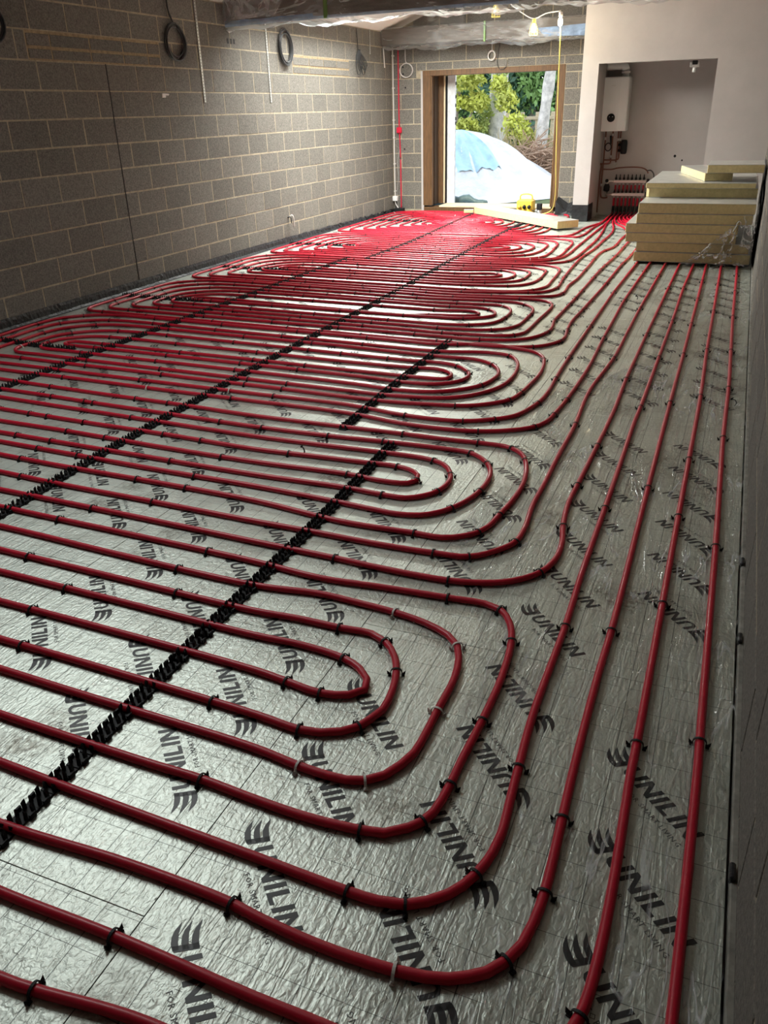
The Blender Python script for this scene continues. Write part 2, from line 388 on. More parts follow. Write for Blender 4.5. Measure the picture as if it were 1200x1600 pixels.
for p0, p1, cuts in ((6.04, 7.86, (6.32, 6.82, 7.28, 7.66)), (10.71, 12.48, (11.18, 11.62, 12.05))):
    MB().box(XL-.03, XL-.001, p0, p1, zc(9)+.002, zc(10)-.002).obj('mortar_bed', OCHRE, wl)
    es = [p0]+list(cuts)+[p1]
    for r0, r1 in ((zc(9)+.012, zc(9)+.088), (zc(9)+.108, zc(9)+.202)):
        for a, b_ in zip(es, es[1:]): block(wl, 'y', a+.008, b_-.004, r0, r1, FB, name='split_block', j=.006, proud=.003)
MB().box(XL-.02, XL+.0015, 6.993, 7.004, 0, zc(9)).obj('movement_joint', BLACK, wl)
for dy in (0, .07, .13): MB().bbox(XL-.01, XL+.002, 9.16+dy, 9.2+dy, 2.33, 2.385, .004).obj('pocket_hole', BLACK, wl)
MB().bbox(XL-.01, XL+.012, 7.80, 7.86, 1.78, 1.82, .004).add([(XL+.004, 7.86, 1.82), (XL+.004, 7.93, 1.815), (XL+.004, 7.92, 1.80), (XL+.004, 7.86, 1.80)], [(0, 1, 2, 3)]).obj('plaster_dab', WHITEC, wl)
# far wall with the garden opening
DX0, DX1, DZ = -5.13, -2.79, 2.16
gz = lambda x: roof_z(x)-.0
b = MB()
for x0, x1, z0, z1 in ((XL-.2, DX0, -.1, 4.0), (DX1, XR+.2, -.1, 4.0), (DX0, DX1, DZ, 4.0), (DX0, DX1, -.3, .03)):
    b.box(x0, x1, YF+.0015, YF+.3, z0, z1)
wf = b.obj('wall_far', MORTAR); tag(wf, 'grey block gable wall around the timber framed garden opening', 'wall', kind='structure')
FF = YF+.05
for k in range(0, 17):
    z0, z1 = zc(k), zc(k+1)
    off = .225 if k % 2 else 0.
    e = [XL]; x = XL+(.16 if k % 2 else .385)
    while x < -2.36: e.append(x); x += .45
    e.append(-2.34)
    for a, b_ in zip(e, e[1:]):
        if z0+.05 > roof_z((a+b_)/2)-.02: continue
        top = min(z1, roof_z((a+b_)/2)-.01)
        segs = [(a, b_, z0, top)]
        if k < 9:
            segs = []
            if a < DX0: segs.append((a, min(b_, DX0), z0, top))
            if b_ > DX1: segs.append((max(a, DX1), b_, z0, top))
        elif k == 9:
            segs = []
            if a < DX0-.12: segs.append((a, min(b_, DX0-.1), z0, z1))
            if b_ > DX0-.1: segs.append((max(a, DX0-.1), b_, 2.165, z1))
            if b_ > DX1: segs.append((max(a, DX1), b_, z0, 2.165))
        for q in segs:
            if q[1]-q[0] > .05: block(wf, 'x', *q, FF)
# right wall: grazed by the view
wr = MB().box(XR+.0015, XR+.25, YB, YF+.2, -.1, EAVE+.02).obj('wall_right', MORTAR)
tag(wr, 'grey block wall running along the floor edge past the stacked boards', 'wall', kind='structure')
hid = []
for k in range(-1, 12):
    z0, z1 = zc(k), zc(k+1); y = YB+(.2 if k % 2 else .42); e = [YB]
    while y < 13.2: e.append(y); y += .45
    e.append(13.2)
    for a, b_ in zip(e, e[1:]):
        if k < 0 or k > 9 or b_ < .6: hid.append((a, b_, z0, z1))
        else: block(wr, 'y', a, b_, z0, z1, XR+.05)
joined(wr, 'y', hid, XR+.05)
# rear wall and ceiling
wk = MB().box(XL-.2, XR+.2, YB-.2, YB, -.3, 4.0).obj('wall_rear', PLASTER)
tag(wk, 'plain plastered end wall opposite the garden opening', 'wall', kind='structure')
b = MB()
def slope(x0, x1, y0, y1):
    if x1-x0 < 1e-6 or y1-y0 < 1e-6: return
    t = .1; v = [(x, y, roof_z(x)+d) for d in (0, t) for y in (y0, y1) for x in (x0, x1)]
    b.add(v, [(0, 2, 3, 1), (4, 5, 7, 6), (0, 1, 5, 4), (2, 6, 7, 3), (0, 4, 6, 2), (1, 3, 7, 5)])
y = YB-.1
for x0, x1, y0, y1 in ROOFLIGHTS:
    slope(XL-.3, RIDGE_X, y, y0); slope(XL-.3, x0, y0, y1); slope(x1, RIDGE_X, y0, y1); y = y1
slope(XL-.3, RIDGE_X, y, YF+.4); slope(RIDGE_X, XR+.3, YB-.1, YF+.4)
ce = b.obj('ceiling', BOARDC); tag(ce, 'pinkish plasterboard sloping up from the block wall', 'ceiling', kind='structure')
for i, (x0, x1, y0, y1) in enumerate(ROOFLIGHTS):
    wn = MB()
    for a0, a1, c0, c1 in ((x0-.05, x0, y0-.05, y1+.05), (x1, x1+.05, y0-.05, y1+.05), (x0, x1, y0-.05, y0), (x0, x1, y1, y1+.05)):
        v = [(x, y_, roof_z(x)+d) for d in (-.012, .13) for y_ in (c0, c1) for x in (a0, a1)]
        wn.add(v, [(0, 2, 3, 1), (4, 5, 7, 6), (0, 1, 5, 4), (2, 6, 7, 3), (0, 4, 6, 2), (1, 3, 7, 5)])
    o = wn.obj('window_%d' % (i+2), WHITE); tag(o, ['white framed rooflight in the slope over the near pipes', 'white framed rooflight in the slope over the far pipes'][i], 'window', kind='structure')
    MB().add([(x, y_, roof_z(x)+d) for d in (.08, .09) for y_ in (y0, y1) for x in (x0, x1)], [(0, 2, 3, 1), (4, 5, 7, 6)]).obj('pane', GLASS, o)
# plastered partition with the boiler alcove
PX0, PX1, PY = -2.366, -2.137, 13.2
NX1, NZ = -.572, 2.11
b = MB().box(PX0, PX1, PY, YF+.003, -.1, 4.0).box(NX1, XR+.1, PY, PY+.12, -.1, 3.2).box(PX1, NX1, PY, PY+.12, NZ, 4.0).box(NX1, XR+.1, PY, PY+.12, 3.2, 4.0)
wp = b.obj('wall_alcove', PLASTER); tag(wp, 'pale pink plastered partition with a square opening to the boiler alcove', 'wall', kind='structure')
nb = MB().box(PX1, XR+.1, YF-.03, YF+.002, -.1, 2.6).box(PX1, XR+.1, PY+.12, YF, 2.45, 2.6).obj('wall_alcove_back', PLASTER)
tag(nb, 'plastered back wall of the alcove behind the boiler and manifold', 'wall', kind='structure')
MB().box(PX0-.004, PX1+.005, PY-.005, PY+.42, 0, .24).obj('damp_proof_skirt', DPM, wp)

# ------------------------------------------------------------ heating pipes (plan digitised in metres on the floor)
PR, PZ = .0122, .013
RIGHT = {
 'A1': [(-1.31,1.929),(-1.129,1.934),(-0.975,1.916),(-0.904,1.884),(-0.861,1.842),(-0.847,1.794),(-0.883,1.755),(-0.969,1.732),(-1.092,1.746),(-1.211,1.76)],
 'A2': [(-1.387,2.06),(-1.219,2.07),(-1.063,2.069),(-0.946,2.075),(-0.883,2.047),(-0.822,1.979),(-0.789,1.909),(-0.766,1.818),(-0.761,1.725),(-0.777,1.68),(-0.798,1.635),(-0.836,1.6),(-0.891,1.574),(-0.954,1.564),(-1.102,1.576)],
 'A3': [(-1.476,2.213),(-1.223,2.242),(-1.065,2.235),(-0.918,2.222),(-0.794,2.196),(-0.699,2.154),(-0.65,2.106),(-0.625,2.041),(-0.608,1.943),(-0.608,1.777),(-0.607,1.686),(-0.611,1.592),(-0.628,1.538),(-0.656,1.485),(-0.697,1.45),(-0.745,1.434),(-0.797,1.431),(-0.886,1.435),(-1.03,1.452)],
 'A4': [(-1.568,2.369),(-1.273,2.345),(-1.018,2.364),(-0.773,2.377),(-0.638,2.385),(-0.574,2.365),(-0.521,2.291),(-0.491,2.191),(-0.472,1.993),(-0.473,1.782),(-0.481,1.589),(-0.482,1.514),(-0.492,1.411),(-0.508,1.374),(-0.531,1.346),(-0.583,1.307),(-0.642,1.295),(-0.783,1.284),(-0.933,1.288),(-1.107,1.299),(-1.283,1.298)],
 'A5': [(-0.841,1.131),(-0.598,1.124),(-0.524,1.126),(-0.463,1.139),(-0.383,1.198),(-0.34,1.271),(-0.32,1.347),(-0.315,1.404),(-0.324,1.544),(-0.33,1.638),(-0.342,1.861),(-0.342,2.336),(-0.352,2.726),(-0.356,3.263),(-0.362,3.84),(-0.37,4.411),(-0.368,4.752),(-0.372,5.841),(-0.375,6.905),(-0.389,8.326),(-0.381,9.588)],
 'A6': [(-1.501,0.988),(-1.117,1.005),(-0.826,1.001),(-0.759,0.992),(-0.597,0.981),(-0.428,0.987),(-0.364,0.997),(-0.32,1.01),(-0.252,1.051),(-0.221,1.089),(-0.199,1.137),(-0.188,1.196),(-0.182,1.278),(-0.187,1.505),(-0.192,1.691),(-0.196,2.119),(-0.193,2.363),(-0.202,3.317),(-0.215,4.838),(-0.219,5.888),(-0.234,7.829),(-0.249,9.538)],
 'A7': [(-1.346,0.835),(-1.025,0.839),(-0.666,0.832),(-0.551,0.833)],
 'A7r': [(-0.059,1.029),(-0.049,1.745),(-0.048,1.841),(-0.05,2.591),(-0.052,3.317),(-0.053,4.058),(-0.056,5.051),(-0.072,6.053),(-0.081,7.368),(-0.1,9.654)],
 'A8': [(-1.184,0.676),(-1.098,0.682),(-0.835,0.711)],
 'A8r': [(0.107,1.094),(0.113,1.806),(0.112,1.91),(0.106,3.091),(0.093,4.339),(0.095,5.325),(0.074,7.17),(0.06,9.611)],
 'B1': [(-2.183,3.416),(-1.812,3.43),(-1.553,3.437),(-1.428,3.445),(-1.317,3.423),(-1.254,3.371),(-1.239,3.312),(-1.269,3.27),(-1.384,3.254),(-1.585,3.274),(-2.093,3.263)],
 'B2': [(-2.28,3.582),(-1.888,3.582),(-1.583,3.589),(-1.283,3.581),(-1.18,3.538),(-1.12,3.457),(-1.09,3.355),(-1.107,3.227),(-1.154,3.159),(-1.222,3.114),(-1.335,3.112),(-1.527,3.127),(-2.009,3.121)],
 'B3': [(-2.358,3.715),(-1.904,3.717),(-1.519,3.735),(-1.223,3.738),(-1.097,3.725),(-1.001,3.65),(-0.941,3.543),(-0.918,3.414),(-0.929,3.252),(-0.972,3.116),(-1.035,3.019),(-1.101,2.97),(-1.198,2.949),(-1.313,2.956),(-1.521,2.975),(-1.939,3.001)],
 'B4': [(-2.452,3.875),(-1.979,3.872),(-1.525,3.873),(-1.266,3.868),(-1.101,3.874),(-0.95,3.867),(-0.857,3.806),(-0.796,3.676),(-0.754,3.447),(-0.756,3.24),(-0.773,3.084),(-0.788,2.964),(-0.814,2.9),(-0.866,2.845),(-0.942,2.806),(-1.063,2.806),(-1.398,2.801),(-1.855,2.859)],
 'B5': [(-1.749,2.677),(-1.488,2.674),(-1.142,2.666),(-0.932,2.673),(-0.789,2.691),(-0.687,2.793),(-0.648,2.869),(-0.641,3.003),(-0.659,3.225),(-0.66,3.464),(-0.667,3.789),(-0.67,4.27),(-0.697,4.899),(-0.662,5.737),(-0.674,7.333),(-0.671,9.439)],
 'B6': [(-1.653,2.514),(-1.286,2.502),(-1.069,2.49),(-0.81,2.492),(-0.682,2.519),(-0.585,2.568),(-0.502,2.662),(-0.468,2.778),(-0.468,2.916),(-0.493,3.068),(-0.514,3.276),(-0.512,3.545),(-0.506,4.063),(-0.504,4.625),(-0.518,5.232),(-0.522,6.432),(-0.523,9.474)],
 'C1': [(-2.429,5.081),(-1.944,5.08),(-1.74,5.095),(-1.637,5.033),(-1.607,4.966),(-1.621,4.902),(-1.779,4.883),(-2.055,4.888)],
 'C2': [(-2.514,5.266),(-2.006,5.244),(-1.769,5.249),(-1.639,5.206),(-1.523,5.083),(-1.498,4.985),(-1.532,4.871),(-1.641,4.78),(-1.82,4.752),(-2.197,4.783)],
 'C3': [(-2.605,5.463),(-2.071,5.417),(-1.772,5.401),(-1.558,5.397),(-1.418,5.307),(-1.34,5.171),(-1.322,5.055),(-1.352,4.871),(-1.429,4.749),(-1.589,4.63),(-1.801,4.59),(-2.22,4.627)],
 'C4': [(-2.326,5.546),(-1.865,5.533),(-1.531,5.597),(-1.361,5.56),(-1.274,5.416),(-1.237,5.266),(-1.219,5.057),(-1.245,4.834),(-1.339,4.656),(-1.451,4.555),(-1.548,4.511),(-1.883,4.47),(-2.151,4.479)],
 'C5': [(-2.405,5.739),(-1.929,5.721),(-1.608,5.816),(-1.386,5.769),(-1.221,5.708),(-1.135,5.594),(-1.095,5.454),(-1.065,5.18),(-1.075,4.93),(-1.093,4.721),(-1.124,4.608),(-1.215,4.504),(-1.331,4.43),(-1.48,4.394),(-1.783,4.359),(-2.097,4.362)],
 'C6': [(-2.035,4.228),(-1.622,4.157),(-1.435,4.15),(-1.277,4.168),(-1.115,4.254),(-1.025,4.34),(-0.948,4.602),(-0.934,4.864),(-0.946,5.113),(-0.959,5.613),(-0.971,6.579),(-0.985,7.924),(-0.972,9.45)],
 'C7': [(-1.972,4.09),(-1.583,4.024),(-1.351,4.014),(-1.149,4.038),(-0.969,4.119),(-0.875,4.202),(-0.828,4.315),(-0.813,4.466),(-0.798,4.713),(-0.788,5.388),(-0.813,6.206),(-0.844,7.61),(-0.835,9.482)],
 'D1': [(-2.604,6.825),(-2.301,6.821),(-2.091,6.853),(-2,6.839),(-1.942,6.766),(-1.945,6.703),(-2.1,6.653),(-2.35,6.621),(-2.504,6.56)],
 'D2': [(-2.675,7.013),(-2.356,6.981),(-2.018,6.999),(-1.902,6.951),(-1.822,6.844),(-1.805,6.754),(-1.841,6.682),(-1.944,6.605),(-2.072,6.563),(-2.284,6.559),(-2.499,6.548)],
 'D3': [(-2.712,7.111),(-2.403,7.122),(-2.015,7.142),(-1.867,7.141),(-1.779,7.084),(-1.721,6.981),(-1.696,6.847),(-1.696,6.711),(-1.713,6.568),(-1.763,6.455),(-1.913,6.366),(-2.136,6.332),(-2.42,6.339)],
 'D4': [(-2.77,7.265),(-2.452,7.268),(-1.987,7.305),(-1.728,7.282),(-1.619,7.195),(-1.549,7.08),(-1.521,6.927),(-1.519,6.772),(-1.517,6.594),(-1.525,6.465),(-1.593,6.318),(-1.729,6.241),(-1.854,6.216),(-2.092,6.203),(-2.374,6.218)],
 'D5': [(-2.828,7.418),(-2.489,7.377),(-2.11,7.417),(-1.695,7.454),(-1.544,7.437),(-1.464,7.374),(-1.423,7.282),(-1.403,7.12),(-1.404,6.928),(-1.411,6.653),(-1.411,6.398),(-1.427,6.221),(-1.482,6.137),(-1.608,6.085),(-1.848,6.067),(-2.111,6.06),(-2.322,6.081)],
 'D6': [(-2.276,5.959),(-2.006,5.949),(-1.743,5.934),(-1.608,5.948),(-1.446,5.996),(-1.334,6.094),(-1.261,6.269),(-1.248,6.417),(-1.28,6.69),(-1.28,7.057),(-1.278,7.602),(-1.282,8.261),(-1.286,9.074),(-1.26,10.043)],
 'D7': [(-2.214,5.795),(-1.955,5.797),(-1.635,5.779),(-1.454,5.79),(-1.233,5.865),(-1.122,6.017),(-1.094,6.149),(-1.119,6.4),(-1.139,6.672),(-1.132,7.149),(-1.124,7.679),(-1.118,8.099),(-1.117,9.416),(-1.098,10.079)],
 'E1': [(-2.708,8.556),(-2.324,8.626),(-2.222,8.559),(-2.277,8.456),(-2.657,8.396)],
 'E2': [(-2.771,8.755),(-2.295,8.833),(-2.156,8.748),(-2.094,8.624),(-2.093,8.457),(-2.18,8.326),(-2.607,8.242)],
 'E3': [(-2.808,8.869),(-2.285,8.956),(-2.055,8.89),(-1.961,8.737),(-1.948,8.57),(-1.965,8.348),(-2.071,8.216),(-2.56,8.093)],
 'E4': [(-2.86,9.034),(-2.21,9.085),(-1.942,9.037),(-1.83,8.908),(-1.809,8.717),(-1.796,8.39),(-1.843,8.169),(-1.966,8.037),(-2.52,7.967)],
 'E5': [(-2.911,9.192),(-2.249,9.241),(-1.926,9.252),(-1.779,9.162),(-1.707,9.033),(-1.674,8.749),(-1.655,8.372),(-1.648,8.068),(-1.735,7.871),(-1.89,7.774),(-2.449,7.745)],
 'E6': [(-2.409,7.621),(-1.868,7.724),(-1.628,7.805),(-1.54,7.999),(-1.543,8.245),(-1.564,8.448),(-1.605,9.24),(-1.617,9.894),(-1.582,10.488)],
 'E7': [(-2.371,7.5),(-1.911,7.53),(-1.633,7.585),(-1.472,7.672),(-1.43,7.819),(-1.448,8.199),(-1.431,8.513),(-1.445,9.277),(-1.459,10.288),(-1.381,10.686)],
 'F1': [(-3.031,10.372),(-2.711,10.488),(-2.613,10.395),(-2.682,10.285),(-2.986,10.221)],
 'F2': [(-3.077,10.527),(-2.681,10.659),(-2.534,10.574),(-2.48,10.455),(-2.489,10.295),(-2.601,10.162),(-2.947,10.088)],
 'F3': [(-3.125,10.687),(-2.674,10.831),(-2.45,10.74),(-2.34,10.565),(-2.317,10.331),(-2.39,10.086),(-2.549,9.962),(-2.905,9.944)],
 'F4': [(-3.178,10.869),(-2.618,11.016),(-2.312,10.904),(-2.21,10.756),(-2.178,10.518),(-2.188,10.13),(-2.272,9.89),(-2.498,9.769),(-2.859,9.79)],
 'F5': [(-3.229,11.039),(-2.601,11.162),(-2.22,11.061),(-2.104,10.862),(-2.059,10.464),(-2.039,10.088),(-2.067,9.794),(-2.193,9.654),(-2.799,9.588)],
 'F6': [(-3.27,11.178),(-2.635,11.302),(-2.158,11.25),(-1.979,11.109),(-1.92,10.899),(-1.896,10.421),(-1.879,9.977),(-1.915,9.716),(-2.129,9.572),(-2.764,9.47)],
 'F7': [(-2.726,9.342),(-2.1,9.445),(-1.867,9.7),(-1.813,9.992),(-1.829,10.435),(-1.872,11.342),(-1.882,11.999),(-1.953,12.5),(-1.881,13.181),(-1.753,13.683)],
 'F8': [(-2.686,9.205),(-2.071,9.321),(-1.761,9.496),(-1.68,9.88),(-1.676,10.167),(-1.716,10.459)],
 'G1': [(-2.929,11.414),(-2.026,11.494),(-2.001,12.077),(-2.001,12.708),(-1.909,13.177)],
}
CLIPS = [(-0.641,1.296),(-0.498,1.379),(-0.483,1.519),(-0.597,1.124),(-0.479,1.128),(-0.347,1.263),(-0.223,1.097),(-0.331,1.617),(-0.187,1.506),(-0.189,1.276),(-0.056,1.034),(-1.104,1.295),(-0.826,0.997),(-1.022,0.834),(-1.095,0.674),(-2.596,2.370),(-2.460,2.039),(-1.850,2.196),(-1.786,2.344),(-2.159,1.894),(-1.737,2.055),(-2.150,1.746),(-2.018,1.609),(-1.266,1.583),(-1.055,2.807),(-0.811,2.903),(-0.798,3.087),(-0.935,2.675),(-0.785,2.692),(-1.286,2.504),(-0.806,2.495),(-0.774,2.380),(-0.575,2.363),(-0.495,2.175),(-0.474,1.788),(-1.058,2.067),(-0.891,2.056),(-0.793,1.897),(-0.974,1.912),(-1.097,1.750),(-0.979,1.744),(-0.951,1.570),(-0.794,1.634),(-0.642,2.864),(-0.496,3.085),(-0.498,2.664),(-0.051,3.315),(0.103,3.081),(-0.338,2.338),(-0.192,2.358),(-0.049,2.583),(0.115,1.915),(-0.049,1.849),(0.062,9.117),(0.067,8.238),(0.073,7.193),(0.074,6.126),(0.080,5.230),(0.092,4.323),(-0.083,8.565),(-0.076,7.378),(-0.069,6.083),(-0.061,5.032),(-0.062,3.982),(-0.235,8.693),(-0.237,7.819),(-0.230,6.864),(-0.219,5.922),(-0.218,4.837),(-0.211,3.588),(-0.387,8.327),(-0.383,6.895),(-0.370,5.819),(-0.370,4.707),(-0.359,3.284),(-0.525,8.291),(-0.522,6.425),(-0.515,5.218),(-0.511,4.026),(-0.511,3.485),(-0.687,8.910),(-0.680,7.340),(-0.660,5.703),(-0.675,4.289),(-0.823,9.152),(-0.835,7.613),(-0.820,6.237),(-0.804,4.711),(-0.810,4.429),(-0.883,4.185),(-0.988,7.963),(-0.978,6.577),(-0.963,5.640),(-0.941,5.095),(-0.942,4.604),(-1.099,4.745),(-1.135,9.552),(-1.137,8.354),(-1.129,7.130),(-1.118,6.391),(-1.113,6.052),(-1.286,9.107),(-1.278,7.590),(-1.276,6.682),(-1.258,6.316),(-1.548,8.364),(-1.544,8.030),(-1.114,5.538),(-0.803,3.702),(-2.301,3.737),(-1.894,3.713),(-1.986,3.407),(-1.586,3.268),(-1.335,3.109),(-1.113,3.235),(-1.111,3.417),(-1.260,3.577),(-0.980,3.628),(-1.082,3.712),(-0.947,3.280),(-1.007,3.070),(-1.373,3.438),(-1.244,3.331),(-1.591,3.714),(-1.529,3.885),(-1.112,3.890),(-0.919,3.858),(-1.630,4.162),(-1.286,4.199),(-1.118,4.272),(-1.152,4.044),(-1.418,4.430),(-1.125,4.587),(-1.360,5.578),(-1.404,5.311),(-1.411,4.852),(-2.567,4.324),(-2.555,4.194),(-2.564,4.490),(-2.676,4.759),(-2.678,4.921),(-2.565,5.245),(-2.159,5.220),(-1.640,5.211),(-1.526,5.088),(-2.884,2.463),(-2.320,2.671),(-3.310,2.854),(-2.299,2.997),(-3.330,3.003),(-3.337,3.149),(-2.243,2.845),(-3.346,3.267),(-2.529,3.425),(-3.352,3.410),(-3.349,3.544),(-3.350,3.852),(-2.315,3.282),(-3.666,3.422),(-3.797,3.552),(-3.642,3.724),(-3.570,3.847)]
WHITE_CLIPS = [(-0.922,2.230),(-0.665,2.119),(-0.609,1.782),(-0.875,1.449),(-0.702,1.448),(-0.425,0.986)]

# circuits: rows numbered from the near side; right-hand bends join rows (bottom, top); left-hand bends join i and n+1-i
TIPX = (-5.53, -5.39, -5.23, -5.08, -4.96, -4.80, -4.66, -4.54, -4.42, -4.30)
CIRC = {}
def circuit(key, rows, leads, bends): CIRC[key] = dict(rows=rows, leads=leads, bends=bends)
circuit('A', [.99, 1.13, 1.30, 1.45, 1.58, 1.76, 1.93, 2.06, 2.21, 2.37], {1: 'A6', 2: 'A5'}, {(3, 10): 'A4', (4, 9): 'A3', (5, 8): 'A2', (6, 7): 'A1'})
circuit('B', [2.51, 2.68, 2.86, 3.0, 3.12, 3.26, 3.42, 3.58, 3.71, 3.88], {1: 'B6', 2: 'B5'}, {(3, 10): 'B4', (4, 9): 'B3', (5, 8): 'B2', (6, 7): 'B1'})
circuit('C', [4.07, 4.2, 4.36, 4.48, 4.63, 4.78, 4.89, 5.08, 5.27, 5.44, 5.57, 5.73], {1: 'C7', 2: 'C6'}, {(3, 12): 'C5', (4, 11): 'C4', (5, 10): 'C3', (6, 9): 'C2', (7, 8): 'C1'})
circuit('D', [5.82, 5.96, 6.10, 6.23, 6.36, 6.53, 6.64, 6.83, 6.99, 7.12, 7.27, 7.42], {1: 'D7', 2: 'D6'}, {(3, 12): 'D5', (4, 11): 'D4', (5, 10): 'D3', (6, 9): 'D2', (7, 8): 'D1'})
circuit('E', [7.52, 7.65, 7.79, 7.97, 8.10, 8.25, 8.40, 8.58, 8.76, 8.89, 9.04, 9.19], {1: 'E7', 2: 'E6'}, {(3, 12): 'E5', (4, 11): 'E4', (5, 10): 'E3', (6, 9): 'E2', (7, 8): 'E1'})
circuit('F', [9.28, 9.39, 9.51, 9.65, 9.80, 9.95, 10.10, 10.24, 10.39, 10.55, 10.71, 10.88, 11.04, 11.18], {1: 'F8', 2: 'F7'}, {(3, 14): 'F6', (4, 13): 'F5', (5, 12): 'F4', (6, 11): 'F3', (7, 10): 'F2', (8, 9): 'F1'})
gr = [11.31+.1405*i for i in range(20)]
circuit('G', gr, {1: 'G1', 2: 'G2'}, {(3+i, 20-i): 'g%d' % i for i in range(9)})
circuit('Z', [.12, .26, .69, .83], {4: 'A7', 3: 'A8'}, {(1, 2): 'z'})
# near ends of the feed runs
RIGHT['A7'] = RIGHT['A7']+[(-.35, .835), (-.2, .86), (-.11, .93)]+RIGHT['A7r']
RIGHT['A8'] = RIGHT['A8']+[(-.4, .69), (-.1, .69), (.03, .74), (.1, .86)]+RIGHT['A8r']
RIGHT['z'] = [(-1.6, .26), (-.6, .26), (-.45, .19), (-.6, .12), (-1.6, .12)]
RIGHT['G1'] = RIGHT['G1'][:2]+[(-1.98, 11.46), (-1.93, 11.62)]
RIGHT['G2'] = [(-2.9, 11.45), (-2.35, 11.47), (-2.16, 11.52), (-2.08, 11.66)]
for i in range(9):
    y0, y1, xt = gr[2+i], gr[19-i], -2.50-.14*i; r = min(.3, (y1-y0)/2)
    RIGHT['g%d' % i] = [(xt-.9, y1), (xt-r*1.2, y1), (xt-r*.3, y1-r*.25), (xt, y1-r)]+([(xt, y0+r)] if y1-y0 > 2.2*r else [])+[(xt-r*.3, y0+r*.25), (xt-r*1.2, y0), (xt-.9, y0)]
# order of the sixteen tails along the manifold, left to right, and where each feed run ends
TAILS = ['G2', 'G1', 'F7', 'F8', 'E6', 'E7', 'D6', 'D7', 'C6', 'C7', 'B5', 'B6', 'A5', 'A6', 'A7', 'A8']
def tail(key):
    P = [q for q in RIGHT[key] if q[1] < 10.75 or key[0] == 'G']
    i = TAILS.index(key); port = -1.87+.0604*(i//2); low = i % 2 == 0; up = 0 if low else .028
    x = P[-1][0]; y0 = P[-1][1]
    if key[0] == 'F': P = [q for q in P if q[1] < 10.4]; x = P[-1][0]; y0 = P[-1][1]
    yb = 11.9+.02*i if i > 3 else max(y0+.25, 11.2)
    yt = 13.35 - .012*abs(i-8)
    Q = [(a, b, PZ) for a, b in P]
    if yb > y0+.3: Q.append((x, yb, PZ))
    Q += [(x+(port-x)*.35, yb+(yt-yb)*.42, PZ), (x+(port-x)*.8, yb+(yt-yb)*.75, PZ), (port-.02*(1 if low else -1)*.5, yt+.05, PZ+up), (port, 13.82, PZ+up)]
    yw = 13.99 if low else 14.05
    Q += [(port, yw-.06, PZ+.012+up*.6), (port, yw-.01, PZ+.06+up*.3), (port, yw, PZ+.13), (port, yw, .285 if low else .47)]
    return Q
def row_y(r, x): return r+(.045*(-2.6-x) if x < -2.6 else 0.)
def left_bend(yi, yj, xt):
    """from row yi (near) round to row yj (far)"""
    yi, yj = row_y(yi, xt+.3), row_y(yj, xt+.3); d = yj-yi
    r1 = min(.14, d*.5); r2 = min(.42, d-r1)
    P = [(xt+max(r1*1.6, .3), yi)]
    for a in (270, 240, 210, 180): P.append((xt+r1+r1*math.cos(math.radians(a)), yi+r1+r1*math.sin(math.radians(a))))
    if d > r1+r2+.08: P.append((xt, (yi+r1+yj-r2)/2))
    for a in (180, 155, 130, 108, 90): P.append((xt+r2*1.25+r2*1.25*math.cos(math.radians(a)), yj-r2+r2*math.sin(math.radians(a))))
    P.append((xt+r2*1.25+.25, yj)); return P
LABELS = {
 'Z': 'red heating pipe of the two outermost right-hand runs beside the right wall',
 'A': 'red heating pipe circuit with the nearest four nested bends in the foreground',
 'B': 'red heating pipe circuit whose four bends lie round the second short clip rail',
 'C': 'red heating pipe circuit with five bends round the detached short clip rail',
 'D': 'red heating pipe circuit with five bends just beyond the detached short rail',
 'E': 'red heating pipe circuit two nests of bends beyond the detached short rail',
 'F': 'red heating pipe circuit with the farthest nest of bends before the loose board',
 'G': 'red heating pipe circuit nearest the garden opening, partly under the loose board'}
# clip: a saddle over the pipe with two barbed feet
def clip_mesh(name, mat):
    b = MB(); n = 9
    for s in (-.0032, .0032): pass
    arc = [(0, -.0172, -.011)]+[(0, -.0166*math.cos(math.pi*i/n), .0142*math.sin(math.pi*i/n)) for i in range(n+1)]+[(0, .0172, -.011)]
    vs = []; w = .0034
    for x in (-w, w):
        for sc_ in (1., 1.14): vs += [(x, q[1]*sc_, q[2]*(sc_ if q[2] > 0 else 1)) for q in arc]
    m = len(arc); fs = []
    for i in range(m-1):
        a, b2, c, d = i, i+m, i+2*m, i+3*m
        fs += [(a, a+1, b2+1, b2), (c, d, d+1, c+1), (b2, b2+1, d+1, d), (a, c, c+1, a+1)]
    b.add(vs, fs)
    for s in (-1, 1):
        b.box(-.006, .006, s*.021-.005, s*.021+.005, -.0128, -.008)
        b.add([(-.004, s*.019, -.007), (.004, s*.019, -.007), (.004, s*.028, -.007), (-.004, s*.028, -.007), (0, s*.030, .006)], [(0, 1, 4), (1, 2, 4), (2, 3, 4), (3, 0, 4)])
    return b.mesh(name, mat)
CLIPM, CLIPW = clip_mesh('pipe_clip', BLACK), clip_mesh('pipe_clip', GREYP)
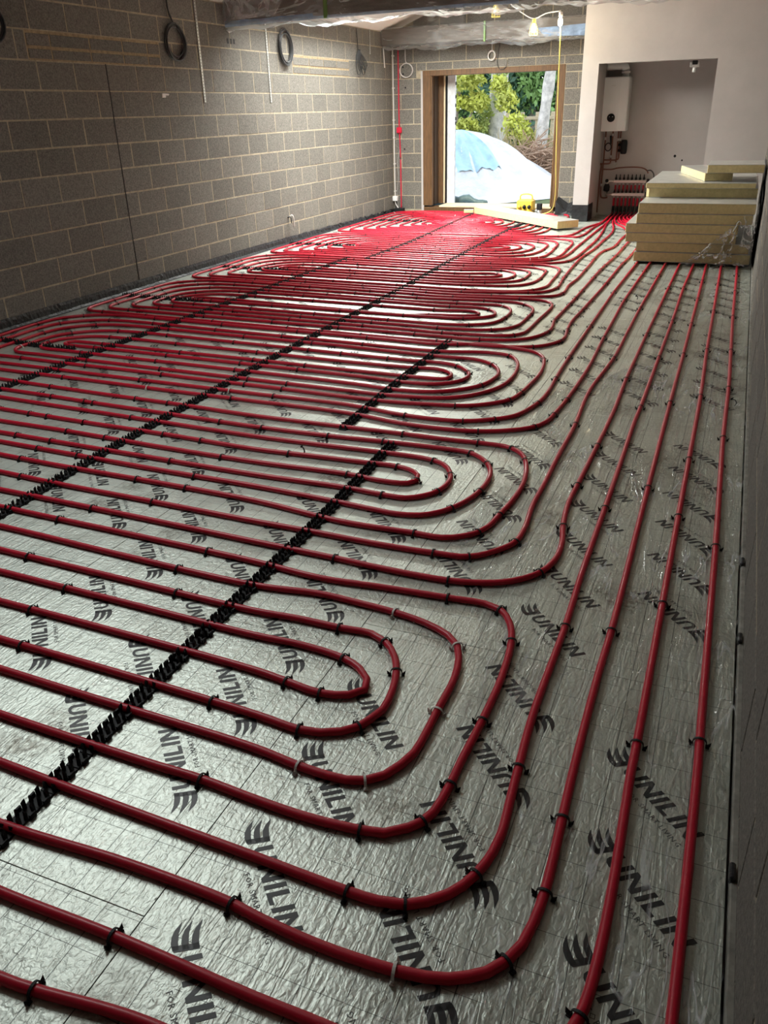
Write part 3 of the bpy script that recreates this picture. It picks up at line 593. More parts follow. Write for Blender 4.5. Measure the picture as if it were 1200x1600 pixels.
RAILS = {
 'rail0': [(-1.465, .80), (-1.475, 1.2), (-1.49, 1.9), (-1.50, 2.82), (-1.53, 3.74)],
 'rail1': [(-1.88, 3.87), (-1.90, 4.74), (-1.90, 5.83)],
 'rail2': [(-2.88, 2.0), (-2.89, 2.36), (-2.93, 2.9), (-2.96, 3.8), (-2.985, 5.2), (-2.99, 7.49), (-3.04, 10.31), (-3.02, 13.40)],
 'rail3': [(-4.37, 3.3), (-4.38, 4.5), (-4.36, 6.0), (-4.33, 7.5), (-4.29, 9.22)],
 'rail4': [(-4.05, 9.18), (-4.02, 10.5), (-4.07, 12.35), (-4.11, 13.80)],
 'railL1': [(-5.48, 4.86), (-4.96, 4.79), (-4.62, 4.80)], 'railL2': [(-5.60, 6.65), (-5.15, 6.61), (-4.65, 6.62)],
 'railL3': [(-5.55, 8.36), (-5.04, 8.30), (-4.61, 8.33)], 'railL4': [(-5.60, 10.18), (-4.65, 10.14)], 'railL5': [(-5.60, 12.80), (-4.64, 12.74)]}
railpts = np.array([q for P in RAILS.values() for q in spline(P, .05)])
def visible(x, y):
    d = Vector((x, y, -CAM_H)); z = d.dot(F)
    return z > .2 and abs(d.dot(RR)/z*FOC) < 630 and abs(d.dot(UU)/z*FOC) < 830
pipe_objs = []
for key, c in CIRC.items():
    n = len(c['rows']); el = {}
    for (i, j), nm in c['bends'].items(): el[i] = (j, nm, False); el[j] = (i, nm, True)
    seq = sorted(c['leads'].items()); start, end = seq[0], seq[1]
    path = [Vector(q) for q in reversed(tail(start[1]))]; r = start[0]
    while True:
        q = n+1-r; lo, hi = min(r, q), max(r, q); k = lo-1
        P = left_bend(c['rows'][lo-1], c['rows'][hi-1], TIPX[k] if key != 'Z' else -5.5+.15*k)
        if r > q: P = P[::-1]
        path += [Vector((a, b, PZ)) for a, b in P]; r = q
        if r == end[0]: path += [Vector(v) for v in tail(end[1])]; break
        j, nm, rev = el[r]; P = RIGHT[nm]                # stored from the far row to the near row
        P = P if rev else P[::-1]
        path += [Vector((a, b, PZ)) for a, b in P]; r = j
    # long straights get slack points so that the pipe wanders a little
    pts = [path[0]]
    for v in path[1:]:
        u = pts[-1]; L = (v-u).length
        if L > .9 and abs(v.z-u.z) < .01:
            m = int(L/.55)
            for t in range(1, m): pts.append(u.lerp(v, t/m)+Vector((0, rnd.uniform(-.006, .006), 0)))
        pts.append(v)
    sm = [Vector(q) for q in spline(pts, .035)]
    ni = [i for i in range(len(sm))]
    o = MB().tube(sm, PR, 10).obj('heating_pipe', RED, None, True)
    tag(o, LABELS[key], 'pipe', 'red underfloor heating pipes')
    S = np.array([(q.x, q.y) for q in sm]); pipe_objs.append((o, S, sm))
# fixing clips: those read from the photograph snap to the nearest pipe, the far ones follow at regular steps
def put_clip(o, S, i, mesh=CLIPM):
    i = min(max(i, 1), len(S)-2); d = S[i+1]-S[i-1]
    cl = link('pipe_clip', mesh, o, (S[i][0], S[i][1], PZ), (0, 0, math.atan2(d[1], d[0])))
taken = {id(o): [] for o, _, _ in pipe_objs}
for L, me in ((CLIPS, CLIPM), (WHITE_CLIPS, CLIPW)):
    for x, y in L:
        best = min(((np.min((S[:, 0]-x)**2+(S[:, 1]-y)**2), n_) for n_, (o, S, _) in enumerate(pipe_objs)))
        o, S, _ = pipe_objs[best[1]]; i = int(np.argmin((S[:, 0]-x)**2+(S[:, 1]-y)**2)); put_clip(o, S, i, me); taken[id(o)].append(tuple(S[i]))
for o, S, sm in pipe_objs:
    acc = .2
    for i in range(2, len(S)-2):
        acc += math.hypot(*(S[i]-S[i-1])); x, y = S[i]
        if acc < .5 or sm[i].z > PZ+.001: continue
        far = y > 5.75 or (x < -2.5 and y > 2.3) or x < -3.1
        bend = abs((S[i+2]-S[i])[0]*(S[i]-S[i-2])[1]-(S[i+2]-S[i])[1]*(S[i]-S[i-2])[0]) > 2e-4
        if not far or not visible(x, y) or (not bend and acc < .72): continue
        if x > -1.2 and y < 9.6: continue
        if np.min((railpts[:, 0]-x)**2+(railpts[:, 1]-y)**2) < .08**2: continue
        if any((x-a)**2+(y-b)**2 < .25**2 for a, b in taken[id(o)]): continue
        put_clip(o, S, i, CLIPW if rnd.random() < .03 else CLIPM); acc = rnd.uniform(0, .12)
# ------------------------------------------------------------ clip rails
def rail_unit():
    b = MB(); b.bbox(-.022, .022, -.0256, .0256, .0005, .006, .001)
    for sx in (-1, 1):
        for sy, h in ((-1, .030), (1, .033)):
            x, y = sx*.0145, sy*.0135
            b.add([(x-.005, y-.0035, .005), (x+.005, y-.0035, .005), (x+.005, y+.0035, .005), (x-.005, y+.0035, .005),
                   (x-.0045, y-.0035-sy*.002, h*.8), (x+.0045, y-.0035-sy*.002, h*.8), (x+.0045, y+.0035, h*.8), (x-.0045, y+.0035, h*.8), (x-sx*.002, y+sy*.004, h*1.12)],
                  [(0, 1, 5, 4), (1, 2, 6, 5), (2, 3, 7, 6), (3, 0, 4, 7), (4, 5, 8), (5, 6, 8), (6, 7, 8), (7, 4, 8)])
    for sx in (-1, 1): b.box(sx*.024-.003, sx*.024+.003, -.010, .010, .0005, .016)
    return b.mesh('rail_clip', BLACK)
RU = rail_unit()
RLAB = {'rail0': 'black clip rail nearest the camera, running under the near bends', 'rail1': 'detached short black clip rail with both ends showing in mid floor',
 'rail2': 'longest black clip rail crossing the whole floor towards the loose board', 'rail3': 'black clip rail second from the block wall, ending at mid floor',
 'rail4': 'black clip rail reaching from mid floor to the end of the loose board', 'railL1': 'nearest short black clip rail set across at the block wall',
 'railL2': 'second short black clip rail from the camera at the block wall', 'railL3': 'third short black clip rail from the camera at the block wall',
 'railL4': 'fourth short black clip rail from the camera at the block wall', 'railL5': 'farthest short black clip rail at the block wall near the white conduit'}
for nm, P in RAILS.items():
    S = [Vector((q[0], q[1], 0)) for q in spline(P, .01)]
    t = thing('clip_rail', (S[0].x, S[0].y, 0), RLAB[nm], 'rail', 'black pipe clip rails')
    bs = MB()
    B = [Vector((q[0], q[1], 0)) for q in spline(P, .3)]
    for a, c in zip(B, B[1:]):
        d = (c-a).normalized(); nn = Vector((-d.y, d.x, 0))*.021
        bs.add([a+nn, a-nn, c-nn, c+nn, a+nn+Vector((0, 0, .003)), a-nn+Vector((0, 0, .003)), c-nn+Vector((0, 0, .003)), c+nn+Vector((0, 0, .003))],
               [(0, 1, 2, 3), (7, 6, 5, 4), (0, 4, 5, 1), (1, 5, 6, 2), (2, 6, 7, 3), (3, 7, 4, 0)])
    bs.obj('rail_base', BLACK, t)
    acc = .05; 
    for a, c in zip(S, S[1:]):
        acc += (c-a).length
        if acc >= .05:
            acc -= .05; d = c-a
            link('rail_clip', RU, t, (a.x, a.y, 0), (0, 0, math.atan2(d.y, d.x)-math.pi/2))

# ------------------------------------------------------------ garden opening: timber frame, door stile
dr = MB()
for x0, x1, z0, z1 in ((DX0+.003, DX0+.14, .1, DZ), (DX1-.10, DX1-.003, .1, DZ)): dr.bbox(x0, x1, YF-.005, YF+.17, z0, z1, .004)
dr.bbox(DX0+.003, DX1-.003, YF-.006, YF+.172, DZ-.075, DZ+.004, .004)
dw = dr.obj('door_1', TIMBER); tag(dw, 'stained timber frame of the wide opening to the garden', 'door frame', kind='structure')
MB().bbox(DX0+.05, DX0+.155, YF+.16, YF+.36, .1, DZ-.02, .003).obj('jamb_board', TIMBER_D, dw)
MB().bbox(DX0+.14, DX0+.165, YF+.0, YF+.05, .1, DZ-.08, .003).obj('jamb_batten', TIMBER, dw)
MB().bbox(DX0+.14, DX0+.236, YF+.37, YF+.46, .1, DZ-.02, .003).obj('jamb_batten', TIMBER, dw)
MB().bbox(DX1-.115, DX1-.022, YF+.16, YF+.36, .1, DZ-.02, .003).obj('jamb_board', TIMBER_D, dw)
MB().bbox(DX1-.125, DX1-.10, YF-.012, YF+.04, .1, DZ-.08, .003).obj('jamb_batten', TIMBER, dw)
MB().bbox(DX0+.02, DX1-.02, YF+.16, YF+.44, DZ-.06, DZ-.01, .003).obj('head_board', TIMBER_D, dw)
MB().bbox(DX0+.02, DX1-.06, YF-.02, YF+.30, .0, .075, .004).obj('sill_timber', TIMBER, dw)
MB().bbox(DX0+.30, DX1-.10, YF-.03, YF+.44, .075, .105, .004).obj('sill_board', PALE_WOOD, dw)
MB().bbox(DX0-.03, DX0+.02, YF-.004, YF+.02, .0, DZ, .004).obj('plaster_edge', PLASTER, dw)
st = thing('door_stile', (DX0+.35, YF+.45, .1), 'upright white film wrapped door edge inside the left of the opening', 'door')
MB().bbox(DX0+.235, DX0+.262, YF+.40, YF+.46, .1, DZ-.06, .003).obj('cream_edge', CREAM, st)
MB().bbox(DX0+.262, DX0+.295, YF+.41, YF+.47, .1, DZ-.07, .003).obj('black_gasket', BLACK, st)
MB().bbox(DX0+.295, DX0+.43, YF+.42, YF+.48, .1, DZ-.05, .004).obj('stile', WFILM, st)
for z in (1.35, 1.42, 1.62, 1.75, 1.95): MB().bbox(DX0+.428, DX0+.440, YF+.43, YF+.47, z, z+.05, .004).obj('hinge_pad', BLACK, st)
# ------------------------------------------------------------ beams wrapped in polythene
def beam(name, x0, x1, y0, y1, z0, z1, label, seed):
    r = random.Random(seed); t = thing(name, ((x0+x1)/2, (y0+y1)/2, z0), label, 'beam', 'polythene wrapped tie beams')
    MB().bbox(x0, x1, y0, y1, z0, z1, .006).obj('timber', BEAMW, t)
    nx = int((x1-x0)/.06); per = [(y0-.012, z1+.01)]
    for i in range(7): per.append((y0-.015, z1+(z0-z1)*(i+.5)/7))
    per += [(y0-.018, z0-.02), (y0+.05, z0-.035), ((y0+y1)/2, z0-.03), (y1-.05, z0-.035), (y1+.015, z0-.015)]
    for i in range(4): per.append((y1+.014, z0+(z1-z0)*(i+.5)/4))
    per.append((y1+.012, z1+.012)); m = len(per); b = MB(); vs = []
    ph = [r.uniform(0, 6) for _ in range(8)]
    for i in range(nx+1):
        x = x0+.01+(x1-x0-.02)*i/nx
        for k, (y, z) in enumerate(per):
            wv = .012*(math.sin(x*9+k*.9+ph[0])+math.sin(x*23-k*1.7+ph[1])*.6+math.sin(x*4.1+ph[2]+k*.4))
            sg = -1 if y < (y0+y1)/2 else 1
            dy = sg*max(0, wv+.012) if z > z0 else 0; dz = -max(0, wv+.015)*(1.6 if z < z0 else 0)
            vs.append((x, y+dy, z+dz))
    fs = [(i*m+k, (i+1)*m+k, (i+1)*m+(k+1) % m, i*m+(k+1) % m) for i in range(nx) for k in range(m)]
    b.add(vs, fs); b.obj('polythene_sleeve', BEAMFILM, t, True); return t
b1 = beam('tie_beam', XL+.005, XR-.005, 9.16, 9.34, 2.53, 2.86, 'nearest polythene wrapped timber beam crossing the top of the view', 3)
b2 = beam('tie_beam', XL+.005, PX0-.01, 13.74, 13.92, 2.525, 2.75, 'polythene wrapped timber beam above the garden opening', 5)
def sheet(name, mat, parent, P, nu, nv, amp, seed):
    """wavy sheet through four corners"""
    r = random.Random(seed); ph = [r.uniform(0, 6) for _ in range(6)]; a, b_, c, d = [Vector(q) for q in P]; nr = (b_-a).cross(d-a).normalized(); vs = []
    for j in range(nv+1):
        for i in range(nu+1):
            u, v = i/nu, j/nv; q = (a*(1-u)+b_*u)*(1-v)+(d*(1-u)+c*u)*v
            vs.append(q+nr*amp*(math.sin(u*17+v*5+ph[0])+math.sin(u*7-v*11+ph[1])+.7*math.sin(u*31+ph[2]+v*9)))
    m = nu+1
    return MB().add(vs, [(j*m+i, j*m+i+1, (j+1)*m+i+1, (j+1)*m+i) for j in range(nv) for i in range(nu)]).obj(name, mat, parent, True)
sheet('blue_sheet', BLUEFILM, b1, [(XL+.02, 9.128, 2.545), (-4.55, 9.128, 2.555), (-4.55, 9.12, 2.50), (XL+.02, 9.12, 2.487)], 40, 4, .006, 1)
sheet('blue_sheet', BLUEFILM, b1, [(-4.6, 9.128, 2.53), (-2.3, 9.128, 2.535), (-2.3, 9.12, 2.508), (-4.6, 9.12, 2.498)], 60, 3, .005, 2)
sheet('pale_sheet', clear_film('milky_film', gloss=.4, white=.22, crease=.3, sharp=5., scale=(4, 4, 4)), b1, [(XL+.02, 9.11, 2.87), (-4.8, 9.12, 2.87), (-5.0, 9.12, 2.56), (XL+.02, 9.11, 2.55)], 24, 8, .008, 4)
sheet('blue_sheet', BLUEFILM, b2, [(-3.15, 13.70, 2.63), (-2.40, 13.69, 2.65), (-2.42, 13.70, 2.50), (-3.05, 13.70, 2.52)], 30, 6, .008, 6)
MB().bbox(-3.98, -3.95, 13.705, 13.73, 2.50, 2.77, .003).obj('green_tape', M('green_tape', (.12, .22, .05), .5), b2)
MB().bbox(-4.42, -4.38, 9.115, 9.14, 2.50, 2.87, .003).obj('green_tape', bpy.data.materials['green_tape'], b1)
gp = sheet('gable_sheet', BEAMFILM, None, [(-5.55, 13.98, 2.76), (-4.4, 13.98, 2.76), (-4.3, 14.05, 3.16), (-4.75, 14.05, 3.02)], 20, 10, .012, 8)
tag(gp, 'clear polythene sheet pinned over the gable blocks above the far beam', 'sheet')
# ------------------------------------------------------------ festoon lamps
LX = [(-3.46, 12.5, 2.805, 0), (-2.93, 12.5, 2.565, 1), (-2.575, 12.5, 2.625, 1)]
for i, (x, y, z, on) in enumerate(LX):
    t = thing('cage_lamp', (x, y, z), ['unlit cage lamp hanging under the nearest wrapped beam', 'lit cage lamp on a white cable in front of the far beam', 'brightest lit lamp beside the alcove partition'][i], 'lamp', 'cage lamps on the festoon cable')
    MB().lathe([(.012, .085), (.026, .08), (.028, .03), (.022, .028)], (x, y, z), 14).obj('lamp_holder', YELLOWC if i < 2 else WHITEC, t, True)
    MB().lathe([(.010, .03), (.018, .015), (.030, -.02), (.033, -.045), (.026, -.07), (.010, -.08)], (x, y, z), 14).obj('bulb', BULBM if on else BULBD, t, True)
    if i < 2:
        cg = MB()
        for k in range(8):
            a = 2*math.pi*k/8; cg.tube([(x+.03*math.cos(a), y+.03*math.sin(a), z+.03), (x+.052*math.cos(a), y+.052*math.sin(a), z-.03), (x+.058*math.cos(a), y+.058*math.sin(a), z-.105)], .0028, 5)
        for rr, zz in ((.044, -.005), (.054, -.06), (.058, -.105)): cg.tube([(x+rr*math.cos(2*math.pi*k/20), y+rr*math.sin(2*math.pi*k/20), z+zz) for k in range(20)], .003, 5, closed=True)
        cg.obj('wire_cage', YELLOWC, t, True)
    if on:
        l = bpy.data.lights.new('lamp_light', 'POINT'); l.energy = 14*BULB; l.color = (1, .84, .55); l.shadow_soft_size = .09
        lo = bpy.data.objects.new('lamp_light', l); COL.objects.link(lo); lo.location = (x, y-.0, z-.13)
def cable(name, pts, r, mat, label, cat='cable', group=None, step=.04, n=7):
    o = MB().tube(spline(pts, step), r, n).obj(name, mat, None, True); return tag(o, label, cat, group)
cable('lamp_cable', [(-3.46, 12.5, 2.89), (-3.30, 12.5, 2.86), (-3.12, 12.5, 2.74), (-2.93, 12.5, 2.65), (-2.78, 12.5, 2.70), (-2.575, 12.5, 2.72)], .007, WHITEC, 'white cable looping between the cage lamps')
cable('lamp_cable', [(-2.575, 12.5, 2.61), (-2.57, 12.55, 2.3), (-2.585, 12.7, 1.6), (-2.62, 13.0, .9), (-2.66, 13.3, .35), (-2.75, 13.5, .12), (-2.95, 13.62, .05), (-3.15, 13.72, .06)], .008, YELLOWC, 'yellow cable dropping from the brightest lamp to the yellow transformer')
# yellow site transformer
T0 = (-3.22, 13.83, 0)
t = thing('site_transformer', T0, 'yellow site transformer box on the floor below the opening', 'transformer')
MB().bbox(-3.36, -3.10, 13.72, 13.94, .03, .25, .02).obj('case', YELLOW, t)
MB().tube(spline([(-3.33, 13.83, .24), (-3.32, 13.83, .31), (-3.23, 13.83, .33), (-3.14, 13.83, .31), (-3.13, 13.83, .24)], .02), .012, 8).obj('handle', YELLOW, t, True)
for x in (-3.31, -3.23, -3.15): MB().cyl((x, 13.73, .15), (x, 13.69, .14), .027, 14).obj('socket', YELLOW if x < -3.3 else BLACK, t, True)
for x in (-3.34, -3.12): MB().bbox(x-.02, x+.02, 13.74, 13.92, 0, .03, .004).obj('foot', BLACK, t)
t = thing('plug', (-2.98, 13.75, .06), 'black and white plugs heaped beside the yellow transformer', 'plug')
MB().bbox(-3.03, -2.95, 13.70, 13.78, .10, .20, .01, T=None).obj('black_plug', BLACK, t); MB().bbox(-3.08, -2.98, 13.80, 13.88, .03, .10, .01).obj('white_plug', WHITE, t)
cable('flex', [(-3.02, 13.74, .10), (-3.0, 13.6, .05), (-2.9, 13.55, .03), (-2.85, 13.7, .03), (-2.98, 13.78, .04), (-3.10, 13.70, .10)], .006, GREYC, 'dark flex curled round the plugs beside the transformer')
# folded black polythene at the foot of the far wall
b = MB(); b.add([(-2.77, YF-.02, 0), (-2.41, YF-.02, 0), (-2.41, YF-.02, .24), (-2.60, YF-.06, .17), (-2.77, YF-.02, .27), (-2.77, YF-.26, 0), (-2.42, YF-.26, 0), (-2.42, YF-.24, .2), (-2.60, YF-.24, .06), (-2.77, YF-.24, .21)],
     [(5, 6, 7, 8, 9), (4, 3, 8, 9), (3, 2, 7, 8), (0, 5, 9, 4), (1, 2, 7, 6), (0, 1, 6, 5), (0, 4, 3, 2, 1)])
tag(b.obj('polythene_fold', DPM), 'folded black polythene between the opening and the alcove pier', 'sheet')
sk = MB(); vs = []; ys = np.arange(3.4, YF-.02, .045)
for y in ys:
    for k, (dx, z) in enumerate(((.004, .092), (.012, .065), (.016, .02), (.03, .002), (.055, .001))):
        far = max(0., (y-9.4)/4.6); a = .0012+.013*max(0, far)
        vs.append((XL+dx+abs(rnd.gauss(0, a)), y+rnd.gauss(0, .004), max(.001, z*(1.-.55*far)+rnd.gauss(0, a*.8)*(k < 3))))
sk.add(vs, [(i*5+k, (i+1)*5+k, (i+1)*5+k+1, i*5+k+1) for i in range(len(ys)-1) for k in range(4)])
tag(sk.obj('polythene_upstand', DPM, None, False), 'crinkled black polythene upstand along the foot of the long block wall', 'sheet')
# ------------------------------------------------------------ services on the block walls
def strap(y, z0, z1, label):
    t = thing('metal_strap', (XL, y, z0), label, 'strap', 'metal straps hung on the block wall'); b = MB(); x = XL+.006
    for s in (-1, 1): b.box(x, x+.0025, y+s*.011-.004, y+s*.011+.004, z0, z1)
    z = z0
    while z < z1: b.box(x, x+.0025, y-.007, y+.007, z, z+.018); z += .03
    b.obj('perforated_strip', STEEL, t); return t
strap(8.58, 1.735, 2.72, 'silver perforated strap hanging nearest, beside the first cable coil')
strap(10.06, 1.73, 2.72, 'silver perforated strap hanging from the wrapped beam beside the second coil')
strap(13.28, 2.39, 2.72, 'short silver strap high on the block wall near the corner')
def coil(yc, zc_, ry, rz, turns, r, mat, label, drop=None, seed=0, axis='y', name='cable_coil', xo=.02):
    r_ = random.Random(seed); P = []
    if drop: P += [Vector(q) for q in drop]
    kt = [r_.uniform(-.16, .06) for _ in range(turns+1)]; xt = [r_.uniform(-.35, .35) for _ in range(turns+1)]
    for i in range(turns*18+1):
        a = math.pi/2-.2+2*math.pi*i/18; k = 1+kt[i//18]+.04*math.sin(i*.35+seed+i//18)
        off = xo+.012*math.sin(i*.17)+.0035*(i//18)
        if axis == 'y': P.append(Vector((XL+off, yc+ry*k*math.cos(a)+ry*.2*xt[i//18]*math.sin(a), zc_+rz*k*math.sin(a)-rz*.1*(i//18)/turns)))
        else: P.append(Vector((yc+ry*k*math.cos(a), YF-off, zc_+rz*k*math.sin(a))))
    o = MB().tube(spline(P, .05), r, 6).obj(name, mat, None, True); return tag(o, label, 'cable', 'cable coils hung on the walls')
coil(8.12, 2.295, .17, .165, 5, .0085, GREYC, 'dark grey cable coil hanging on the block wall beside the nearest strap', [(XL+.02, 8.06, 2.72), (XL+.02, 8.07, 2.56), (XL+.02, 8.12, 2.48)], 1)
coil(10.50, 2.36, .165, .19, 5, .0085, GREYC, 'grey cable coil just beyond the wrapped beam', None, 2)
coil(5.66, 2.30, .17, .15, 4, .0085, GREYC, 'dark cable coil cut by the left edge of the view', [(XL+.02, 5.6, 2.72), (XL+.02, 5.64, 2.5)], 4)
coil(-3.962, 2.328, .055, .065, 4, .0085, WHITEC, 'small white cable ring above the opening', [(-3.96, YF-.02, 2.55), (-3.962, YF-.02, 2.42)], 5, 'x')
coil(-5.40, 2.18, .11, .10, 2, .006, WHITEC, 'thin white cable loop beside the red cable in the corner', [(-5.42, YF-.02, 2.5), (-5.41, YF-.02, 2.3)], 6, 'x')
cable('cable_tail', [(-3.84, YF-.015, 2.5), (-3.87, YF-.015, 2.2), (-3.82, YF-.02, 2.13), (-3.73, YF-.02, 2.16), (-3.71, YF-.02, 2.26)], .004, GREYC, 'thin dark cable hook above the middle of the opening', group=None)
# drooping bunch of loops near the corner
b = thing('cable_bunch', (XL+.03, 12.9, 2.1), 'drooping bunch of grey cable loops tied to the wall near the corner', 'cable')
P0 = MB().tube([(XL+.02, 12.76, 2.71), (XL+.02, 12.79, 2.43)], .006, 6).obj('tail', GREYC, b, True)
for k in range(6):
    w_ = .02+.05*k; d = .33-.05*(k % 3); y0 = 12.8
    MB().tube(spline([(XL+.02+.006*k, y0, 2.43), (XL+.02+.006*k, y0+w_*.5-.10, 2.29), (XL+.025+.006*k, y0+w_-.07, 2.43-d), (XL+.03, y0+w_+.02, 2.43-d+.03), (XL+.02+.006*k, y0+w_*.7, 2.30), (XL+.02, y0+.01, 2.43)], .03), .006, 6).obj('loop', GREYC, b, True)
cable('cable_tail', [(XL+.015, 13.80, 2.50), (XL+.02, 13.81, 2.36), (XL+.02, 13.83, 2.22)], .009, WHITEC, 'short white cable tail hanging under the far beam by the corner')
t = thing('cable_tail', (XL+.01, 10.0, .48), 'short cable tail poking from the block wall low down', 'cable')
z = .30
MB().tube(spline([(XL, 10.30, .33), (XL+.05, 10.31, .36), (XL+.06, 10.33, .28), (XL+.05, 10.34, .20)], .02), .008, 6).obj('sheath', WHITEC, t, True)
MB().tube(spline([(XL, 10.27, .33), (XL+.04, 10.27, .34), (XL+.05, 10.28, .26)], .02), .008, 6).obj('core', GREYC, t, True)
# white conduit in the corner
t = thing('conduit', (XL+.04, YF-.04, 0), 'white conduit running down the corner to a small box', 'conduit')
MB().tube(spline([(XL+.04, YF-.035, 2.52), (XL+.04, YF-.035, .30), (XL+.045, YF-.035, .12), (XL+.10, YF-.05, .05), (XL+.16, YF-.08, .03)], .06), .011, 8).obj('tube', WHITEC, t, True)
for z in (2.40, 1.93, 1.45, 1.18, .77, .33): MB().bbox(XL+.022, XL+.058, YF-.054, YF-.001, z-.01, z+.01, .003).obj('saddle', WHITEC, t)
MB().bbox(XL+.0, XL+.085, YF-.07, YF-.001, .17, .25, .006).obj('junction_box', WHITE, t)
MB().bbox(XL+.05, XL+.22, YF-.16, YF-.03, .0, .06, .01).obj('black_gland', BLACK, t)
t = thing('fire_cable', (-5.54, YF-.02, 0), 'bright red cable with a red box on the far wall beside the conduit', 'cable')
MB().tube(spline([(-5.545, YF-.018, 2.52), (-5.545, YF-.018, 1.30), (-5.535, YF-.018, 1.05), (-5.53, YF-.018, .86)], .06), .0105, 8).obj('upper_run', REDB, t, True)
MB().tube(spline([(-5.53, YF-.018, .84), (-5.53, YF-.018, .03)], .06), .0105, 8).obj('lower_run', REDB, t, True)
MB().bbox(-5.585, -5.50, YF-.05, YF-.001, 1.25, 1.34, .008).obj('red_box', REDB, t)
MB().tube(spline([(-5.535, YF-.02, 1.02), (-5.58, YF-.025, .8), (-5.57, YF-.03, .55), (-5.60, YF-.03, .3), (-5.58, YF-.04, .05)], .04), .005, 6).obj('grey_tail', GREYL, t, True)
for x, z in ((-5.43, 1.93), (-5.46, 1.0), (-5.47, 2.13), (-5.47, 2.23)): MB().cyl((x, YF+.01, z), (x, YF-.0035, z), .014, 10).obj('drill_hole', BLACK, wf)
# ------------------------------------------------------------ boiler, pipework, manifold
BY = YF-.03
t = thing('boiler', (-1.97, BY-.15, 1.23), 'white wall hung boiler with a round black dial in the alcove', 'boiler')
b = MB(); prof = [(-2.165, BY), (-2.165, BY-.26), (-2.15, BY-.285), (-2.02, BY-.298), (-1.90, BY-.305), (-1.79, BY-.285), (-1.775, BY-.26), (-1.775, BY)]
zz = [(1.225, .0), (1.235, .006), (1.94, .006), (1.955, .0)]; vs = []
for z, e in zz:
    for x, y in prof: vs.append((x+(-.5+(x > -1.97))*2*e*0-(0 if e else (.01 if x > -1.97 else -.01)), y+(0 if e or y == BY else .012), z))
n_ = len(prof); b.add(vs, [(j*n_+i, j*n_+(i+1) % n_, (j+1)*n_+(i+1) % n_, (j+1)*n_+i) for j in range(3) for i in range(n_)]+[tuple(range(n_))[::-1], tuple(3*n_+i for i in range(n_))])
b.obj('casing', WHITE, t)
MB().cyl((-2.0, BY-.29, 1.41), (-2.0, BY-.312, 1.41), .058, 24).obj('control_dial', BLACK, t, True); dial = sc.objects['control_dial']
for dx in (-.024, .024): MB().cyl((-2.0+dx, BY-.311, 1.425), (-2.0+dx, BY-.314, 1.425), .006, 8).obj('indicator', WHITE, dial, True)
MB().tube(spline([(-2.03, BY-.302, 1.835), (-2.01, BY-.3045, 1.842), (-1.99, BY-.3055, 1.836), (-1.97, BY-.307, 1.845)], .008), .003, 5).obj('badge', STEEL, t)
MB().lathe([(.05, 1.95), (.05, 2.0), (.062, 2.0), (.062, 2.03), (.05, 2.03), (.05, 2.06)], (-1.86, BY-.16, 0), 18).obj('flue_collar', WHITE, t, True)
MB().tube(spline([(-1.86, BY-.16, 2.04), (-1.88, BY-.16, 2.09), (-1.95, BY-.16, 2.10), (-2.136, BY-.16, 2.10)], .03), .055, 16).obj('flue', WHITE, t, True)
def pw(pts, r, mat, parent, name='copper_pipe'): return MB().tube(spline(pts, .02), r, 8).obj(name, mat, parent, True)
t = thing('boiler_pipework', (-1.95, BY-.06, .25), 'dark copper pipes dropping from the boiler to the manifold', 'pipework')
yb = BY-.06
pw([(-2.09, yb, 1.225), (-2.09, yb, .9), (-2.09, yb, .30), (-2.08, yb, .27), (-2.02, yb, .26), (-1.98, yb, .27)], .011, COPPER, t)
pw([(-1.985, yb, 1.225), (-1.985, yb, .82), (-1.99, yb, .77), (-2.05, yb, .76), (-2.17, yb, .76), (-2.185, yb, .74), (-2.19, yb, .4), (-2.19, yb, .03)][:5]+[(-2.125, yb, .755), (-2.128, yb, .6), (-2.128, yb, .04)], .011, COPPER, t)
pw([(-1.90, yb, 1.225), (-1.90, yb, .85), (-1.905, yb, .74)], .011, COPPER, t)
pw([(-1.865, yb, 1.225), (-1.865, yb, .90), (-1.87, yb, .83), (-1.90, yb, .815), (-2.08, yb, .815)], .011, COPPER, t)
pw([(-2.09, yb, .68), (-1.95, yb, .68), (-1.85, yb, .70), (-1.5, yb, .70), (-1.42, yb, .66), (-1.40, yb, .62)], .010, COPPER, t)
for x, z in ((-2.09, 1.12), (-1.985, 1.17), (-1.90, 1.10), (-1.865, 1.10), (-1.985, .86), (-1.905, .76), (-2.09, .45)): MB().cyl((x, yb, z-.02), (x, yb, z+.02), .016, 10).obj('fitting', BRASS, t, True)
MB().tube([(-2.035+.045*math.cos(2*math.pi*k/24), yb-.03, 1.0+.055*math.sin(2*math.pi*k/24)) for k in range(24)], .008, 6, closed=True).obj('filling_loop', BLACK, t, True)
MB().tube([(-2.0, yb-.02, 1.04), (-2.01, yb-.02, 1.16)], [.012, .016], 8).obj('loop_valve', BLACK, t, True)
t = thing('system_filter', (-1.80, yb-.04, 1.0), 'black system filter on the pipes below the boiler', 'filter')
MB().lathe([(.03, .90), (.045, .91), (.05, .95), (.05, 1.05), (.044, 1.09), (.03, 1.10)], (-1.795, yb-.05, 0), 18).obj('canister', BLACK, t, True)
for z in (.95, 1.03): MB().cyl((-1.88, yb-.03, z), (-1.80, yb-.05, z), .02, 12).obj('port', BLACK, t, True)
MB().bbox(-1.775, -1.755, yb-.075, yb-.03, .93, 1.08, .006).obj('cap', BLACK, t)
t = thing('manifold', (-1.66, YF-.1, .3), 'steel heating manifold with a row of black topped valves in the alcove', 'manifold')
